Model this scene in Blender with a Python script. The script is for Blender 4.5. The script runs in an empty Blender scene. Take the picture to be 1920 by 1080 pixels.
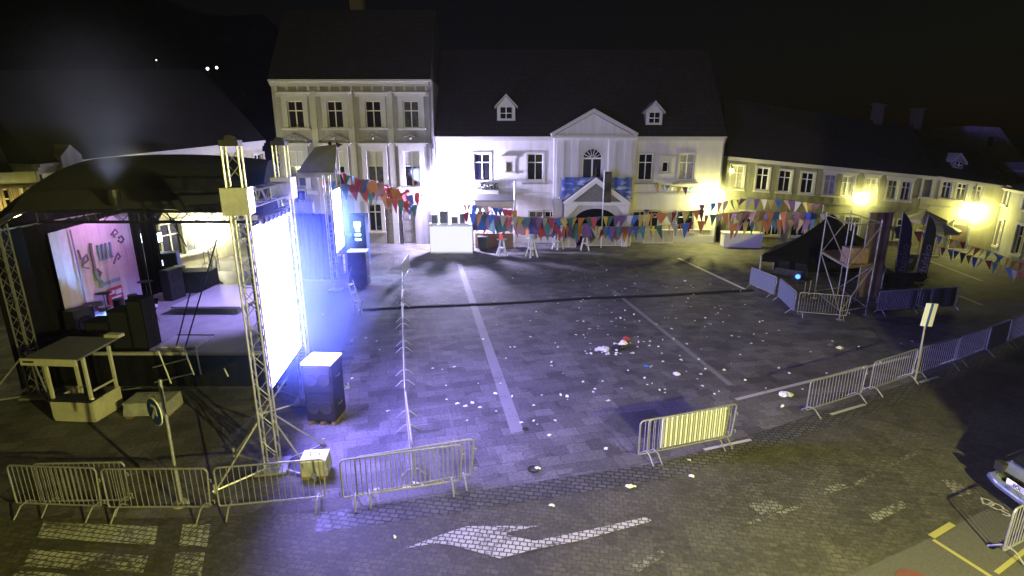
HAZE, EXPO = 0.00018, 0.0
import bpy, math, random
from mathutils import Vector, Matrix
random.seed(7)
S = bpy.context.scene
COL = S.collection
PI = math.pi
R = math.radians

# ------------------------------------------------------------------ camera model (for measuring the photograph)
H, F, TANP = 7.5, 1000.0, 0.27
PITCH = math.atan(TANP)
CT, ST = math.cos(PITCH), math.sin(PITCH)

def ray(px, py):
    dx, dy = (px - 960) / F, -(py - 540) / F
    return Vector((dx, CT + dy * ST, -ST + dy * CT))

def G(px, py, z=0.0):
    r = ray(px, py)
    t = (z - H) / r.z
    return Vector((r.x * t, r.y * t, z))

def onY(px, py, Y):
    r = ray(px, py)
    t = Y / r.y
    return Vector((r.x * t, Y, H + r.z * t))

# ------------------------------------------------------------------ mesh helper
class MB:
    def __init__(self):
        self.v, self.f, self.m = [], [], []

    def add(self, vs, fs, mi=0):
        b = len(self.v)
        self.v += [tuple(p) for p in vs]
        for f in fs:
            self.f.append([i + b for i in f])
            self.m.append(mi)

    def box(self, c, s, rz=0.0, mi=0, rx=0.0, ry=0.0):
        M = Matrix.Rotation(rz, 3, 'Z') @ Matrix.Rotation(ry, 3, 'Y') @ Matrix.Rotation(rx, 3, 'X')
        c = Vector(c)
        vs = [c + M @ Vector((x * s[0] / 2, y * s[1] / 2, z * s[2] / 2)) for z in (-1, 1) for y in (-1, 1) for x in (-1, 1)]
        self.add(vs, [(0, 2, 3, 1), (4, 5, 7, 6), (0, 1, 5, 4), (2, 6, 7, 3), (0, 4, 6, 2), (1, 3, 7, 5)], mi)
        return self

    def bx(self, x0, x1, y0, y1, z0, z1, mi=0):
        return self.box(((x0 + x1) / 2, (y0 + y1) / 2, (z0 + z1) / 2), (abs(x1 - x0), abs(y1 - y0), abs(z1 - z0)), 0, mi)

    def tube(self, pts, r, n=6, mi=0, cap=True):
        pts = [Vector(p) for p in pts]
        rs = r if isinstance(r, (list, tuple)) else [r] * len(pts)
        vs = []
        up = None
        for i, p in enumerate(pts):
            d = (pts[min(i + 1, len(pts) - 1)] - pts[max(i - 1, 0)]).normalized()
            if up is None:
                a = d.cross(Vector((0, 0, 1)))
                if a.length < 1e-3:
                    a = d.cross(Vector((1, 0, 0)))
                a.normalize()
            else:
                a = (up - d * up.dot(d))
                if a.length < 1e-4:
                    a = d.cross(Vector((0.3, 0.5, 0.8)))
                a.normalize()
            up = a
            b = d.cross(a)
            for k in range(n):
                t = 2 * PI * k / n
                vs.append(p + (a * math.cos(t) + b * math.sin(t)) * rs[i])
        fs = []
        for i in range(len(pts) - 1):
            for k in range(n):
                k2 = (k + 1) % n
                fs.append((i * n + k, i * n + k2, (i + 1) * n + k2, (i + 1) * n + k))
        if cap:
            fs.append(tuple(reversed(range(n))))
            fs.append(tuple(range((len(pts) - 1) * n, len(pts) * n)))
        self.add(vs, fs, mi)
        return self

    def prism(self, base, ext, mi=0):
        base = [Vector(p) for p in base]
        e = Vector(ext)
        n = len(base)
        vs = base + [p + e for p in base]
        fs = [tuple(reversed(range(n))), tuple(range(n, 2 * n))]
        fs += [(i, (i + 1) % n, n + (i + 1) % n, n + i) for i in range(n)]
        self.add(vs, fs, mi)
        return self

    def poly(self, pts, mi=0):
        self.add(pts, [tuple(range(len(pts)))], mi)
        return self

    def lathe(self, prof, c=(0, 0, 0), n=16, mi=0, axis='Z'):
        c = Vector(c)
        vs = []
        for r, z in prof:
            for k in range(n):
                a = 2 * PI * k / n
                if axis == 'Z':
                    q = Vector((r * math.cos(a), r * math.sin(a), z))
                elif axis == 'Y':
                    q = Vector((r * math.cos(a), z, r * math.sin(a)))
                else:
                    q = Vector((z, r * math.cos(a), r * math.sin(a)))
                vs.append(c + q)
        fs = []
        for i in range(len(prof) - 1):
            for k in range(n):
                k2 = (k + 1) % n
                fs.append((i * n + k, i * n + k2, (i + 1) * n + k2, (i + 1) * n + k))
        fs.append(tuple(reversed(range(n))))
        fs.append(tuple(range((len(prof) - 1) * n, len(prof) * n)))
        self.add(vs, fs, mi)
        return self

    def ball(self, c, r, n=10, mi=0, sz=1.0):
        prof = [(max(r * math.sin(PI * i / n), 1e-3), -r * sz * math.cos(PI * i / n)) for i in range(n + 1)]
        return self.lathe(prof, c, n + 2, mi)

    def mesh(self, name, mats, warp=None, smooth=False):
        me = bpy.data.meshes.new(name)
        vs = [warp(Vector(p)) for p in self.v] if warp else self.v
        me.from_pydata(vs, [], self.f)
        ms = mats if isinstance(mats, (list, tuple)) else [mats]
        for m in ms:
            me.materials.append(m)
        for p, i in zip(me.polygons, self.m):
            p.material_index = i
            p.use_smooth = smooth
        me.validate()
        me.update()
        return me

    def build(self, name, mats, parent=None, warp=None, smooth=False):
        o = bpy.data.objects.new(name, self.mesh(name, mats, warp, smooth))
        COL.objects.link(o)
        if parent is not None:
            o.parent = parent
        return o

def tag(o, label=None, cat=None, group=None, kind=None):
    if label: o['label'] = label
    if cat: o['category'] = cat
    if group: o['group'] = group
    if kind: o['kind'] = kind
    return o

def thing(name, label, cat, loc=(0, 0, 0), rz=0.0, group=None):
    o = bpy.data.objects.new(name, None)
    COL.objects.link(o)
    o.location = loc
    o.rotation_euler = (0, 0, rz)
    o.empty_display_size = 0.2
    return tag(o, label, cat, group)

def kids(o):
    return [c for c in o.children]

def dup(root, loc, rz, label, group=None):
    r = root.copy()
    COL.objects.link(r)
    r.location = loc
    r.rotation_euler = (0, 0, rz)
    r['label'] = label
    if group: r['group'] = group
    for ch in kids(root):
        c = ch.copy()
        COL.objects.link(c)
        c.parent = r
        for g in kids(ch):
            d = g.copy()
            COL.objects.link(d)
            d.parent = c
    return r

# ------------------------------------------------------------------ materials
def mat(name, col, rough=0.7, metal=0.0, emit=None, es=0.0, noise=0.25, scale=6.0, bump=0.0, spec=0.5):
    m = bpy.data.materials.new(name)
    m.use_nodes = True
    nt = m.node_tree
    b = nt.nodes['Principled BSDF']
    b.inputs['Roughness'].default_value = rough
    b.inputs['Metallic'].default_value = metal
    b.inputs['Specular IOR Level'].default_value = spec
    if noise > 0 or bump > 0:
        tc = nt.nodes.new('ShaderNodeTexCoord')
        n = nt.nodes.new('ShaderNodeTexNoise')
        n.inputs['Scale'].default_value = scale
        n.inputs['Detail'].default_value = 6
        n.inputs['Roughness'].default_value = 0.65
        nt.links.new(tc.outputs['Object'], n.inputs['Vector'])
        mr = nt.nodes.new('ShaderNodeMapRange')
        mr.inputs['From Min'].default_value = 0.3
        mr.inputs['From Max'].default_value = 0.7
        mr.inputs['To Min'].default_value = 1 - noise
        mr.inputs['To Max'].default_value = 1 + noise * 0.5
        nt.links.new(n.outputs['Fac'], mr.inputs['Value'])
        mx = nt.nodes.new('ShaderNodeVectorMath')
        mx.operation = 'SCALE'
        mx.inputs[0].default_value = col[:3]
        nt.links.new(mr.outputs['Result'], mx.inputs['Scale'])
        nt.links.new(mx.outputs['Vector'], b.inputs['Base Color'])
        if bump > 0:
            bp = nt.nodes.new('ShaderNodeBump')
            bp.inputs['Strength'].default_value = bump
            bp.inputs['Distance'].default_value = 0.02
            nt.links.new(n.outputs['Fac'], bp.inputs['Height'])
            nt.links.new(bp.outputs['Normal'], b.inputs['Normal'])
    else:
        b.inputs['Base Color'].default_value = (*col[:3], 1)
    if emit:
        b.inputs['Emission Color'].default_value = (*emit, 1)
        b.inputs['Emission Strength'].default_value = es
    return m

def paving(name, c1, c2, cm, bw, bh, mortar, rot=0.0, patch=1.5, patch_amt=0.5, rough=0.65, bump=0.4, bscale=1.0, wear=None):
    """stones laid in courses: each stone its own tone, dark joints, larger worn patches"""
    m = bpy.data.materials.new(name)
    m.use_nodes = True
    nt = m.node_tree
    N, L = nt.nodes.new, nt.links.new
    b = nt.nodes['Principled BSDF']
    tc = N('ShaderNodeTexCoord')
    mp = N('ShaderNodeMapping')
    mp.inputs['Rotation'].default_value = (0, 0, rot)
    L(tc.outputs['Object'], mp.inputs['Vector'])
    nz = N('ShaderNodeTexNoise')
    nz.inputs['Scale'].default_value = 3.0
    L(mp.outputs['Vector'], nz.inputs['Vector'])
    wob = N('ShaderNodeVectorMath'); wob.operation = 'MULTIPLY_ADD'
    wob.inputs[1].default_value = (0.05 * bw / 0.2,) * 3
    L(nz.outputs['Color'], wob.inputs[0]); L(mp.outputs['Vector'], wob.inputs[2])
    br = N('ShaderNodeTexBrick')
    br.inputs['Scale'].default_value = 1.0
    br.inputs['Brick Width'].default_value = bw
    br.inputs['Row Height'].default_value = bh
    br.inputs['Mortar Size'].default_value = mortar
    br.inputs['Mortar Smooth'].default_value = 0.3
    br.inputs['Color1'].default_value = (0, 0, 0, 1)
    br.inputs['Color2'].default_value = (1, 1, 1, 1)
    br.inputs['Mortar'].default_value = (0.5, 0.5, 0.5, 1)
    L(wob.outputs['Vector'], br.inputs['Vector'])
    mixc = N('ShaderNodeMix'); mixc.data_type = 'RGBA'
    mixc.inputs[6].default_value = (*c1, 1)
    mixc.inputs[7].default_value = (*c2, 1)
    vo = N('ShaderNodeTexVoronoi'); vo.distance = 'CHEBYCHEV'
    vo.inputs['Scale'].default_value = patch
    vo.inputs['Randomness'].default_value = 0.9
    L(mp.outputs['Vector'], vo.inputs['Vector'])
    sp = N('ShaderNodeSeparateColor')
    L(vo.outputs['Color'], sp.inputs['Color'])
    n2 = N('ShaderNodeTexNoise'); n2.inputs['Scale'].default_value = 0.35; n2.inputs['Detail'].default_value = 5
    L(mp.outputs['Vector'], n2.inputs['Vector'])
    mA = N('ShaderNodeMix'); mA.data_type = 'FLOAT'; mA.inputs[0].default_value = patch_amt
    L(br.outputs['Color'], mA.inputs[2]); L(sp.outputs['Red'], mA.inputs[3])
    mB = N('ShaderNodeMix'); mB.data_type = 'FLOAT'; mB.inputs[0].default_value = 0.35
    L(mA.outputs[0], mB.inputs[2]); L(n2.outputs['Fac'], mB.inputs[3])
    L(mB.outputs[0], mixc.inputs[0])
    mm = N('ShaderNodeMix'); mm.data_type = 'RGBA'
    mm.inputs[7].default_value = (*cm, 1)
    L(br.outputs['Fac'], mm.inputs[0]); L(mixc.outputs[2], mm.inputs[6])
    out = mm.outputs[2]
    n3 = N('ShaderNodeTexNoise'); n3.inputs['Scale'].default_value = 14; n3.inputs['Detail'].default_value = 6
    L(mp.outputs['Vector'], n3.inputs['Vector'])
    mr = N('ShaderNodeMapRange'); mr.inputs['From Min'].default_value = .3; mr.inputs['From Max'].default_value = .7
    mr.inputs['To Min'].default_value = .65; mr.inputs['To Max'].default_value = 1.25
    L(n3.outputs['Fac'], mr.inputs['Value'])
    sc = N('ShaderNodeVectorMath'); sc.operation = 'SCALE'
    L(out, sc.inputs[0]); L(mr.outputs['Result'], sc.inputs['Scale'])
    L(sc.outputs['Vector'], b.inputs['Base Color'])
    rr = N('ShaderNodeMapRange'); rr.inputs['To Min'].default_value = rough - .15; rr.inputs['To Max'].default_value = rough + .15
    L(n2.outputs['Fac'], rr.inputs['Value']); L(rr.outputs['Result'], b.inputs['Roughness'])
    inv = N('ShaderNodeMath'); inv.operation = 'SUBTRACT'; inv.inputs[0].default_value = 1.0
    L(br.outputs['Fac'], inv.inputs[1])
    ad = N('ShaderNodeMath'); ad.operation = 'MULTIPLY_ADD'; ad.inputs[1].default_value = .5
    L(n3.outputs['Fac'], ad.inputs[0]); L(inv.outputs[0], ad.inputs[2])
    bp = N('ShaderNodeBump'); bp.inputs['Strength'].default_value = bump; bp.inputs['Distance'].default_value = 0.015 * bscale
    L(ad.outputs[0], bp.inputs['Height']); L(bp.outputs['Normal'], b.inputs['Normal'])
    return m

def worn_paint(name, col, road, keep=0.5, bw=.14, bh=.11, rot=0.0, stones=True):
    """old road paint: it has worn off the edges of the setts and in patches"""
    m = bpy.data.materials.new(name)
    m.use_nodes = True
    nt = m.node_tree
    N, L = nt.nodes.new, nt.links.new
    b = nt.nodes['Principled BSDF']
    b.inputs['Roughness'].default_value = .7
    tc = N('ShaderNodeTexCoord')
    mp = N('ShaderNodeMapping'); mp.inputs['Rotation'].default_value = (0, 0, rot)
    L(tc.outputs['Object'], mp.inputs['Vector'])
    nz = N('ShaderNodeTexNoise'); nz.inputs['Scale'].default_value = 3.0
    L(mp.outputs['Vector'], nz.inputs['Vector'])
    wob = N('ShaderNodeVectorMath'); wob.operation = 'MULTIPLY_ADD'; wob.inputs[1].default_value = (0.05 * bw / .2,) * 3
    L(nz.outputs['Color'], wob.inputs[0]); L(mp.outputs['Vector'], wob.inputs[2])
    br = N('ShaderNodeTexBrick')
    br.inputs['Scale'].default_value = 1.0
    br.inputs['Brick Width'].default_value = bw; br.inputs['Row Height'].default_value = bh
    br.inputs['Mortar Size'].default_value = .014; br.inputs['Mortar Smooth'].default_value = .3
    br.inputs['Color1'].default_value = (0, 0, 0, 1); br.inputs['Color2'].default_value = (1, 1, 1, 1)
    L(wob.outputs['Vector'], br.inputs['Vector'])
    n2 = N('ShaderNodeTexNoise'); n2.inputs['Scale'].default_value = 9; n2.inputs['Detail'].default_value = 7; n2.inputs['Roughness'].default_value = .7
    L(mp.outputs['Vector'], n2.inputs['Vector'])
    n4 = N('ShaderNodeTexNoise'); n4.inputs['Scale'].default_value = 1.2; n4.inputs['Detail'].default_value = 3
    L(mp.outputs['Vector'], n4.inputs['Vector'])
    a = N('ShaderNodeMath'); a.operation = 'MULTIPLY_ADD'; a.inputs[1].default_value = .7
    L(n4.outputs['Fac'], a.inputs[0]); L(n2.outputs['Fac'], a.inputs[2])
    mr = N('ShaderNodeMapRange')
    th = 1.15 - keep * .6
    mr.inputs['From Min'].default_value = th - .1; mr.inputs['From Max'].default_value = th + .1
    L(a.outputs[0], mr.inputs['Value'])
    sub = N('ShaderNodeMath'); sub.operation = 'SUBTRACT'; sub.use_clamp = True
    L(mr.outputs['Result'], sub.inputs[0])
    if stones:
        L(br.outputs['Fac'], sub.inputs[1])
    else:
        sub.inputs[1].default_value = 0
    mx = N('ShaderNodeMix'); mx.data_type = 'RGBA'
    mx.inputs[6].default_value = (*road, 1); mx.inputs[7].default_value = (*col, 1)
    L(sub.outputs[0], mx.inputs[0]); L(mx.outputs[2], b.inputs['Base Color'])
    return m

M = {}
M['ground'] = mat('earth', (.035, .036, .034), .95, scale=.6)
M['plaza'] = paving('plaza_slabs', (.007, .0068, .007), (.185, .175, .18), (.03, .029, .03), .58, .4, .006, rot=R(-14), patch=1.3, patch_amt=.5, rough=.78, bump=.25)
M['setts'] = paving('granite_setts', (.02, .0195, .0145), (.115, .11, .08), (.04, .039, .029), .17, .115, .01, rot=R(9), patch=1.6, patch_amt=.5, rough=.66, bump=.35)
M['gutter'] = paving('gutter_setts', (.035, .035, .034), (.12, .117, .11), (.012, .012, .012), .2, .13, .02, rot=R(9), patch=3, patch_amt=.2, rough=.55, bump=.8)
M['asphalt'] = mat('asphalt', (.075, .073, .062), .9, noise=.3, scale=30, bump=.25)
M['concrete'] = mat('concrete', (.34, .34, .33), .85, noise=.35, scale=5, bump=.2)
M['paleline'] = worn_paint('pale_stone_strip', (.42, .41, .42), (.15, .145, .15), .85, stones=False)
M['strip'] = worn_paint('pale_slab_strip', (.2, .195, .2), (.09, .088, .09), .8, stones=False)
M['bayline'] = worn_paint('bay_line_paint', (.75, .74, .6), (.2, .19, .18), .95, stones=False)
M['paint'] = worn_paint('worn_white_paint', (.42, .42, .4), (.06, .058, .046), .66, rot=R(9))
M['oldpaint'] = worn_paint('old_white_paint', (.42, .42, .39), (.05, .049, .04), .5, rot=R(9))
M['ghostpaint'] = worn_paint('ghost_paint', (.2, .2, .16), (.045, .044, .034), .5, rot=R(9))
M['yellow'] = worn_paint('yellow_paint', (.3, .28, .09), (.07, .069, .055), .95, stones=False)
M['redpaint'] = worn_paint('red_paint', (.13, .045, .035), (.17, .165, .15), .75, stones=False)
M['steel'] = mat('galvanised_steel', (.34, .345, .35), .5, .5, noise=.3, scale=14)
M['alu'] = mat('aluminium', (.5, .5, .52), .42, .6, noise=.2, scale=9)
M['shadealu'] = mat('shaded_aluminium', (.16, .16, .165), .6, .3, noise=.3, scale=9)  # darker copy of the aluminium; shade on the left tower put into its colour
M['scaf'] = mat('scaffold_tube', (.32, .32, .3), .5, .5, noise=.35, scale=10)
M['black'] = mat('black_cloth', (.008, .008, .01), .95, noise=.4, scale=3, spec=.1)
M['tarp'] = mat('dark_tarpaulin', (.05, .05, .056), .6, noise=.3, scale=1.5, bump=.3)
M['blackmetal'] = mat('black_metal', (.02, .02, .022), .5, .2, noise=.3)
M['case'] = mat('flight_case_board', (.013, .013, .016), .55, noise=.3, scale=8)
M['grille'] = mat('speaker_grille', (.018, .019, .023), .6, .1, noise=.4, scale=60)
M['white'] = mat('white_board', (.8, .8, .79), .6, noise=.08, scale=3)
M['coolboard'] = mat('cool_white_board', (.72, .74, .95), .6, noise=.06, scale=3)
M['whiteplastic'] = mat('white_plastic', (.82, .82, .8), .4, noise=.05)
M['whitetarp'] = mat('white_tarpaulin', (.68, .68, .68), .6, noise=.15, scale=2)
M['cream'] = mat('cream_panel', (.5, .485, .37), .6, noise=.18, scale=4)
M['greypanel'] = mat('grey_roof_panel', (.12, .125, .12), .6, noise=.2, scale=3)
M['deck'] = mat('stage_ply', (.42, .41, .44), .55, noise=.22, scale=2.2)
M['riser'] = mat('riser_ply', (.62, .6, .64), .5, noise=.12, scale=2)
M['wood'] = mat('brown_wood', (.2, .13, .08), .7, noise=.3, scale=7)
M['doorwood'] = mat('weathered_door', (.2, .19, .18), .7, noise=.3, scale=7)
M['bronze'] = mat('dark_bronze', (.035, .033, .035), .5, .5, noise=.4)
M['plaster_house'] = mat('grey_plaster', (.25, .245, .245), .9, noise=.14, scale=1.6, bump=.1)
M['plaster_white'] = mat('white_plaster', (.56, .55, .54), .9, noise=.1, scale=1.3, bump=.1)
M['plaster_olive'] = mat('ochre_plaster', (.2, .195, .14), .9, noise=.2, scale=1.3, bump=.1)
M['plaster_yellow'] = mat('yellow_plaster', (.55, .52, .34), .9, noise=.15, scale=1.3, bump=.1)
M['plaster_dim'] = mat('dim_plaster', (.34, .34, .31), .9, noise=.2, scale=1.3)
M['trim'] = mat('stucco_trim', (.46, .455, .44), .85, noise=.1, scale=4)
M['frame'] = mat('window_frame', (.75, .74, .72), .5, noise=.06)
M['glass'] = mat('dark_pane', (.012, .013, .017), .06, noise=0, spec=.8)
M['curtain'] = mat('curtained_pane', (.42, .41, .36), .35, noise=.45, scale=5)
M['netcurtain'] = mat('net_curtain_pane', (.09, .09, .095), .2, noise=.7, scale=4)
M['blind'] = mat('pale_blind', (.55, .55, .55), .7, noise=.1)
M['tiles'] = paving('roof_tiles', (.014, .012, .01), (.035, .03, .026), (.008, .007, .007), .22, .3, .02, patch=1.2, patch_amt=.4, rough=.8, bump=.5)
M['slate'] = mat('dark_roof', (.026, .022, .02), .85, noise=.4, scale=2.5, bump=.3)
M['sheet'] = mat('sheet_metal', (.16, .16, .17), .45, .4, noise=.3)
M['brick'] = mat('chimney_brick', (.11, .085, .06), .9, noise=.3, scale=10)
M['planter'] = mat('planter_leaves', (.05, .075, .035), .7, noise=.5, scale=20)
M['blue_sign'] = mat('blue_sign', (.03, .08, .4), .4, noise=.05)
M['signwhite'] = mat('sign_white', (.82, .82, .82), .4, noise=.05)
M['carpaint'] = mat('silver_blue_paint', (.32, .36, .48), .25, .55, noise=.08)
M['rubber'] = mat('black_rubber', (.015, .015, .015), .8, noise=.2)
M['redlens'] = mat('red_lens', (.03, .028, .03), .2, noise=0)
M['mesh'] = mat('grey_blue_mesh', (.13, .15, .19), .8, noise=.2, scale=12)
M['darkmesh'] = mat('dark_green_mesh', (.05, .07, .075), .8, noise=.2, scale=12)
M['paper'] = mat('litter_paper', (.74, .74, .72), .7, noise=.2, scale=20)
M['cord'] = mat('cord', (.25, .24, .22), .8, noise=.1)
FLAG = {}
for k, c in dict(red=(.42, .05, .05), orange=(.52, .2, .06), yellow=(.56, .45, .12), blue=(.05, .15, .46), teal=(.06, .18, .18), purple=(.15, .08, .2), pale=(.5, .47, .38), pink=(.42, .22, .22)).items():
    FLAG[k] = mat('flag_' + k, c, .75, noise=.12, scale=5)

def streaky(name, col, amt=.35):
    m = mat(name, col, .9, noise=amt * .5, scale=1.1, bump=.15)
    nt = m.node_tree; b = nt.nodes['Principled BSDF']
    src = b.inputs['Base Color'].links[0].from_socket
    tc = nt.nodes.new('ShaderNodeTexCoord'); mp = nt.nodes.new('ShaderNodeMapping'); mp.inputs['Scale'].default_value = (2.2, 2.2, .22)
    nz = nt.nodes.new('ShaderNodeTexNoise'); nz.inputs['Scale'].default_value = 1.0; nz.inputs['Detail'].default_value = 8; nz.inputs['Roughness'].default_value = .7
    mr = nt.nodes.new('ShaderNodeMapRange'); mr.inputs['From Min'].default_value = .35; mr.inputs['From Max'].default_value = .65; mr.inputs['To Min'].default_value = 1 - amt; mr.inputs['To Max'].default_value = 1.08
    sc = nt.nodes.new('ShaderNodeVectorMath'); sc.operation = 'SCALE'
    L = nt.links.new
    L(tc.outputs['Object'], mp.inputs['Vector']); L(mp.outputs[0], nz.inputs['Vector']); L(nz.outputs['Fac'], mr.inputs['Value']); L(src, sc.inputs[0]); L(mr.outputs[0], sc.inputs['Scale']); L(sc.outputs[0], b.inputs['Base Color'])
    return m
M['plaster_house'] = streaky('grey_plaster', (.33, .32, .33), .3)
M['plaster_white'] = streaky('white_plaster', (.58, .57, .58), .13)
M['plaster_olive'] = streaky('ochre_plaster', (.25, .247, .17), .45)
M['plaster_yellow'] = streaky('yellow_plaster', (.46, .44, .3), .22)
M['plaster_dim'] = streaky('dim_plaster', (.3, .3, .28), .35)

def emitter(name, col, s):
    m = bpy.data.materials.new(name)
    m.use_nodes = True
    nt = m.node_tree
    for n in list(nt.nodes):
        if n.type == 'BSDF_PRINCIPLED':
            nt.nodes.remove(n)
    e = nt.nodes.new('ShaderNodeEmission')
    e.inputs['Color'].default_value = (*col, 1)
    e.inputs['Strength'].default_value = s
    nt.links.new(e.outputs[0], nt.nodes['Material Output'].inputs['Surface'])
    return m

def light(name, parent, loc, kind='POINT', col=(1, 1, 1), power=100, r=.1, rot=None, spot=None, blend=.5):
    d = bpy.data.lights.new(name, kind)
    d.color = col
    d.energy = power
    if kind in ('POINT', 'SPOT'):
        d.shadow_soft_size = r
    if kind == 'SPOT':
        d.spot_size = spot
        d.spot_blend = blend
    o = bpy.data.objects.new(name, d)
    COL.objects.link(o)
    o.location = loc
    if rot: o.rotation_euler = rot
    if parent is not None: o.parent = parent
    return o

def aim(o, frm, to):
    d = Vector(to) - Vector(frm)
    o.rotation_euler = d.to_track_quat('-Z', 'Y').to_euler()

_fonts = {}
def text_mesh(txt, size, extrude=.004, shear=0.0, bold=0.0):
    cu = bpy.data.curves.new('lettering', 'FONT')
    cu.body = txt
    cu.size = size
    cu.extrude = extrude
    cu.shear = shear
    cu.offset = bold
    cu.align_x = 'CENTER'
    cu.align_y = 'CENTER'
    o = bpy.data.objects.new('lettering', cu)
    COL.objects.link(o)
    bpy.context.view_layer.update()
    dg = bpy.context.evaluated_depsgraph_get()
    me = bpy.data.meshes.new_from_object(o.evaluated_get(dg))
    bpy.data.objects.remove(o)
    return me

def text_part(txt, size, m, parent, mtx, extrude=.004, shear=0., bold=0., name='lettering'):
    me = text_mesh(txt, size, extrude, shear, bold)
    me.transform(mtx)
    me.materials.clear()
    me.materials.append(m)
    o = bpy.data.objects.new(name, me)
    COL.objects.link(o)
    o.parent = parent
    return o
# ================================================================== GROUND
def sheet(name, pts, z, m, kind='structure', label=None):
    b = MB()
    b.poly([(p[0], p[1], z) for p in pts])
    o = b.build(name, m)
    if kind: o['kind'] = kind
    if label: o['label'] = label
    return o

def off(poly, d):
    out = []
    for i, p in enumerate(poly):
        a = poly[max(i - 1, 0)]; c = poly[min(i + 1, len(poly) - 1)]
        t = Vector((c[0] - a[0], c[1] - a[1])).normalized()
        out.append((p[0] + t.y * d, p[1] - t.x * d))
    return out

sheet('ground', [(-170, -60), (170, -60), (170, 200), (-170, 200)], 0, M['ground'])
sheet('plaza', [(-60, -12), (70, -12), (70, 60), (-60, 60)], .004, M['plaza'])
edge = [G(x, y) for x, y in [(-300, 972), (0, 972), (300, 972), (600, 962), (900, 920), (1240, 868), (1340, 838), (1510, 783), (1720, 713), (1920, 632)]]
d = (edge[-1] - edge[-2])
edge.append(edge[-1] + d * 6)
edge = [(p.x, p.y) for p in edge]
sheet('road', edge + [(75, edge[-1][1]), (75, -11), (edge[0][0], -11)], .008, M['setts'])
gut = off(edge, .62)
b = MB()
for i in range(3, len(edge) - 1):
    b.poly([(*edge[i], .012), (*gut[i], .012), (*gut[i + 1], .012), (*edge[i + 1], .012)])
b.build('gutter_strip', M['gutter'])['kind'] = 'structure'
# pavement at the lower right and the parking bay marking on it
pav = [G(x, y) for x, y in [(1500, 1120), (1590, 1080), (1748, 1008), (1850, 955), (1990, 1000), (2150, 1120)]]
sheet('pavement', [(p.x, p.y) for p in pav], .012, M['asphalt'])

def stripe(name, pix, m, z=.016, kind='structure'):
    pts = [G(x, y, z) for x, y in pix]
    o = sheet(name, pts, z, m, kind)
    return o

def linestripe(name, a, c, w, m, z=.016):
    A, B = G(*a, z), G(*c, z)
    t = (B - A).normalized(); n = Vector((-t.y, t.x, 0)) * w / 2
    return sheet(name, [A - n, B - n, B + n, A + n], z, m)

stripe('pale_paving_strip', [(857, 495), (866, 495), (982, 808), (958, 812)], M['strip'], .009)
linestripe('pale_paving_strip', (1150, 545), (1370, 722), .2, M['strip'], .009)
linestripe('bay_line', (1272, 484), (1398, 543), .22, M['bayline'], .01)
linestripe('bay_line', (1740, 488), (1842, 527), .2, M['paleline'], .01)
linestripe('bay_line', (1797, 554), (1842, 572), .2, M['paleline'], .01)
linestripe('edge_line', (1380, 749), (1706, 668), .14, M['paleline'], .012)
for a, c in [((1320, 843), (1408, 824)), ((1558, 777), (1622, 758)), ((1724, 717), (1760, 706))]:
    linestripe('edge_dash', a, c, .1, M['paleline'], .017)
# zebra crossing
zeb = [[(82, 978), (296, 987), (290, 1022), (70, 1008)], [(343, 983), (395, 983), (388, 1026), (336, 1022)]]
for q in zeb: stripe('crossing_bar', q, M['paint'])
zeb = [[(58, 1030), (278, 1042), (268, 1074), (42, 1062)], [(330, 1036), (384, 1036), (377, 1080), (322, 1080)], [(30, 1070), (240, 1082), (228, 1110), (10, 1100)]]
for q in zeb: stripe('crossing_bar', q, M['oldpaint'])
arrow = [(757, 1029), (833, 1000), (877, 986), (933, 986), (1010, 986), (960, 996), (947, 1002), (1003, 1014), (1110, 992), (1213, 969), (1222, 977), (1090, 1013), (1007, 1029), (937, 1047), (853, 1023), (817, 1018)]
stripe('road_arrow', arrow, M['paint'])
ghost = [[(1400, 945), (1445, 935), (1470, 952), (1430, 968)], [(1540, 915), (1580, 905), (1590, 915), (1545, 928)], [(1630, 965), (1690, 938), (1702, 950), (1640, 980)],
         [(1670, 865), (1718, 845), (1720, 852), (1675, 873)], [(1765, 900), (1800, 893), (1825, 925), (1795, 932)], [(1370, 990), (1500, 945), (1503, 951), (1376, 998)],
         [(1600, 905), (1640, 885), (1642, 892), (1604, 911)], [(1180, 1062), (1240, 1030), (1250, 1040), (1190, 1078)]]
for q in ghost: stripe('faded_marking', q, M['ghostpaint'])
linestripe('parking_line', (1746, 1006), (1786, 982), .12, M['yellow'], .02)
linestripe('parking_line', (1750, 1012), (1866, 1086), .085, M['yellow'], .02)
linestripe('parking_line', (1868, 1074), (1935, 1022), .08, M['yellow'], .02)
b = MB(); c = G(1722, 1097)
b.lathe([(.34, 0), (.34, .004)], (c.x, c.y, .016), 28)
b.build('red_road_disc', M['redpaint'])['kind'] = 'structure'
# worn lettering at the kerb
for ch, px, py in (('D', 1852, 942), ('O', 1868, 950), ('S', 1886, 962)):
    me = text_mesh(ch, .36, .001)
    p = G(px, py, .016)
    me.transform(Matrix.Translation(p) @ Matrix.Rotation(R(-32), 4, 'Z'))
    me.materials.clear(); me.materials.append(M['paleline'])
    o = bpy.data.objects.new('road_lettering', me); COL.objects.link(o); o['kind'] = 'structure'

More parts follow.
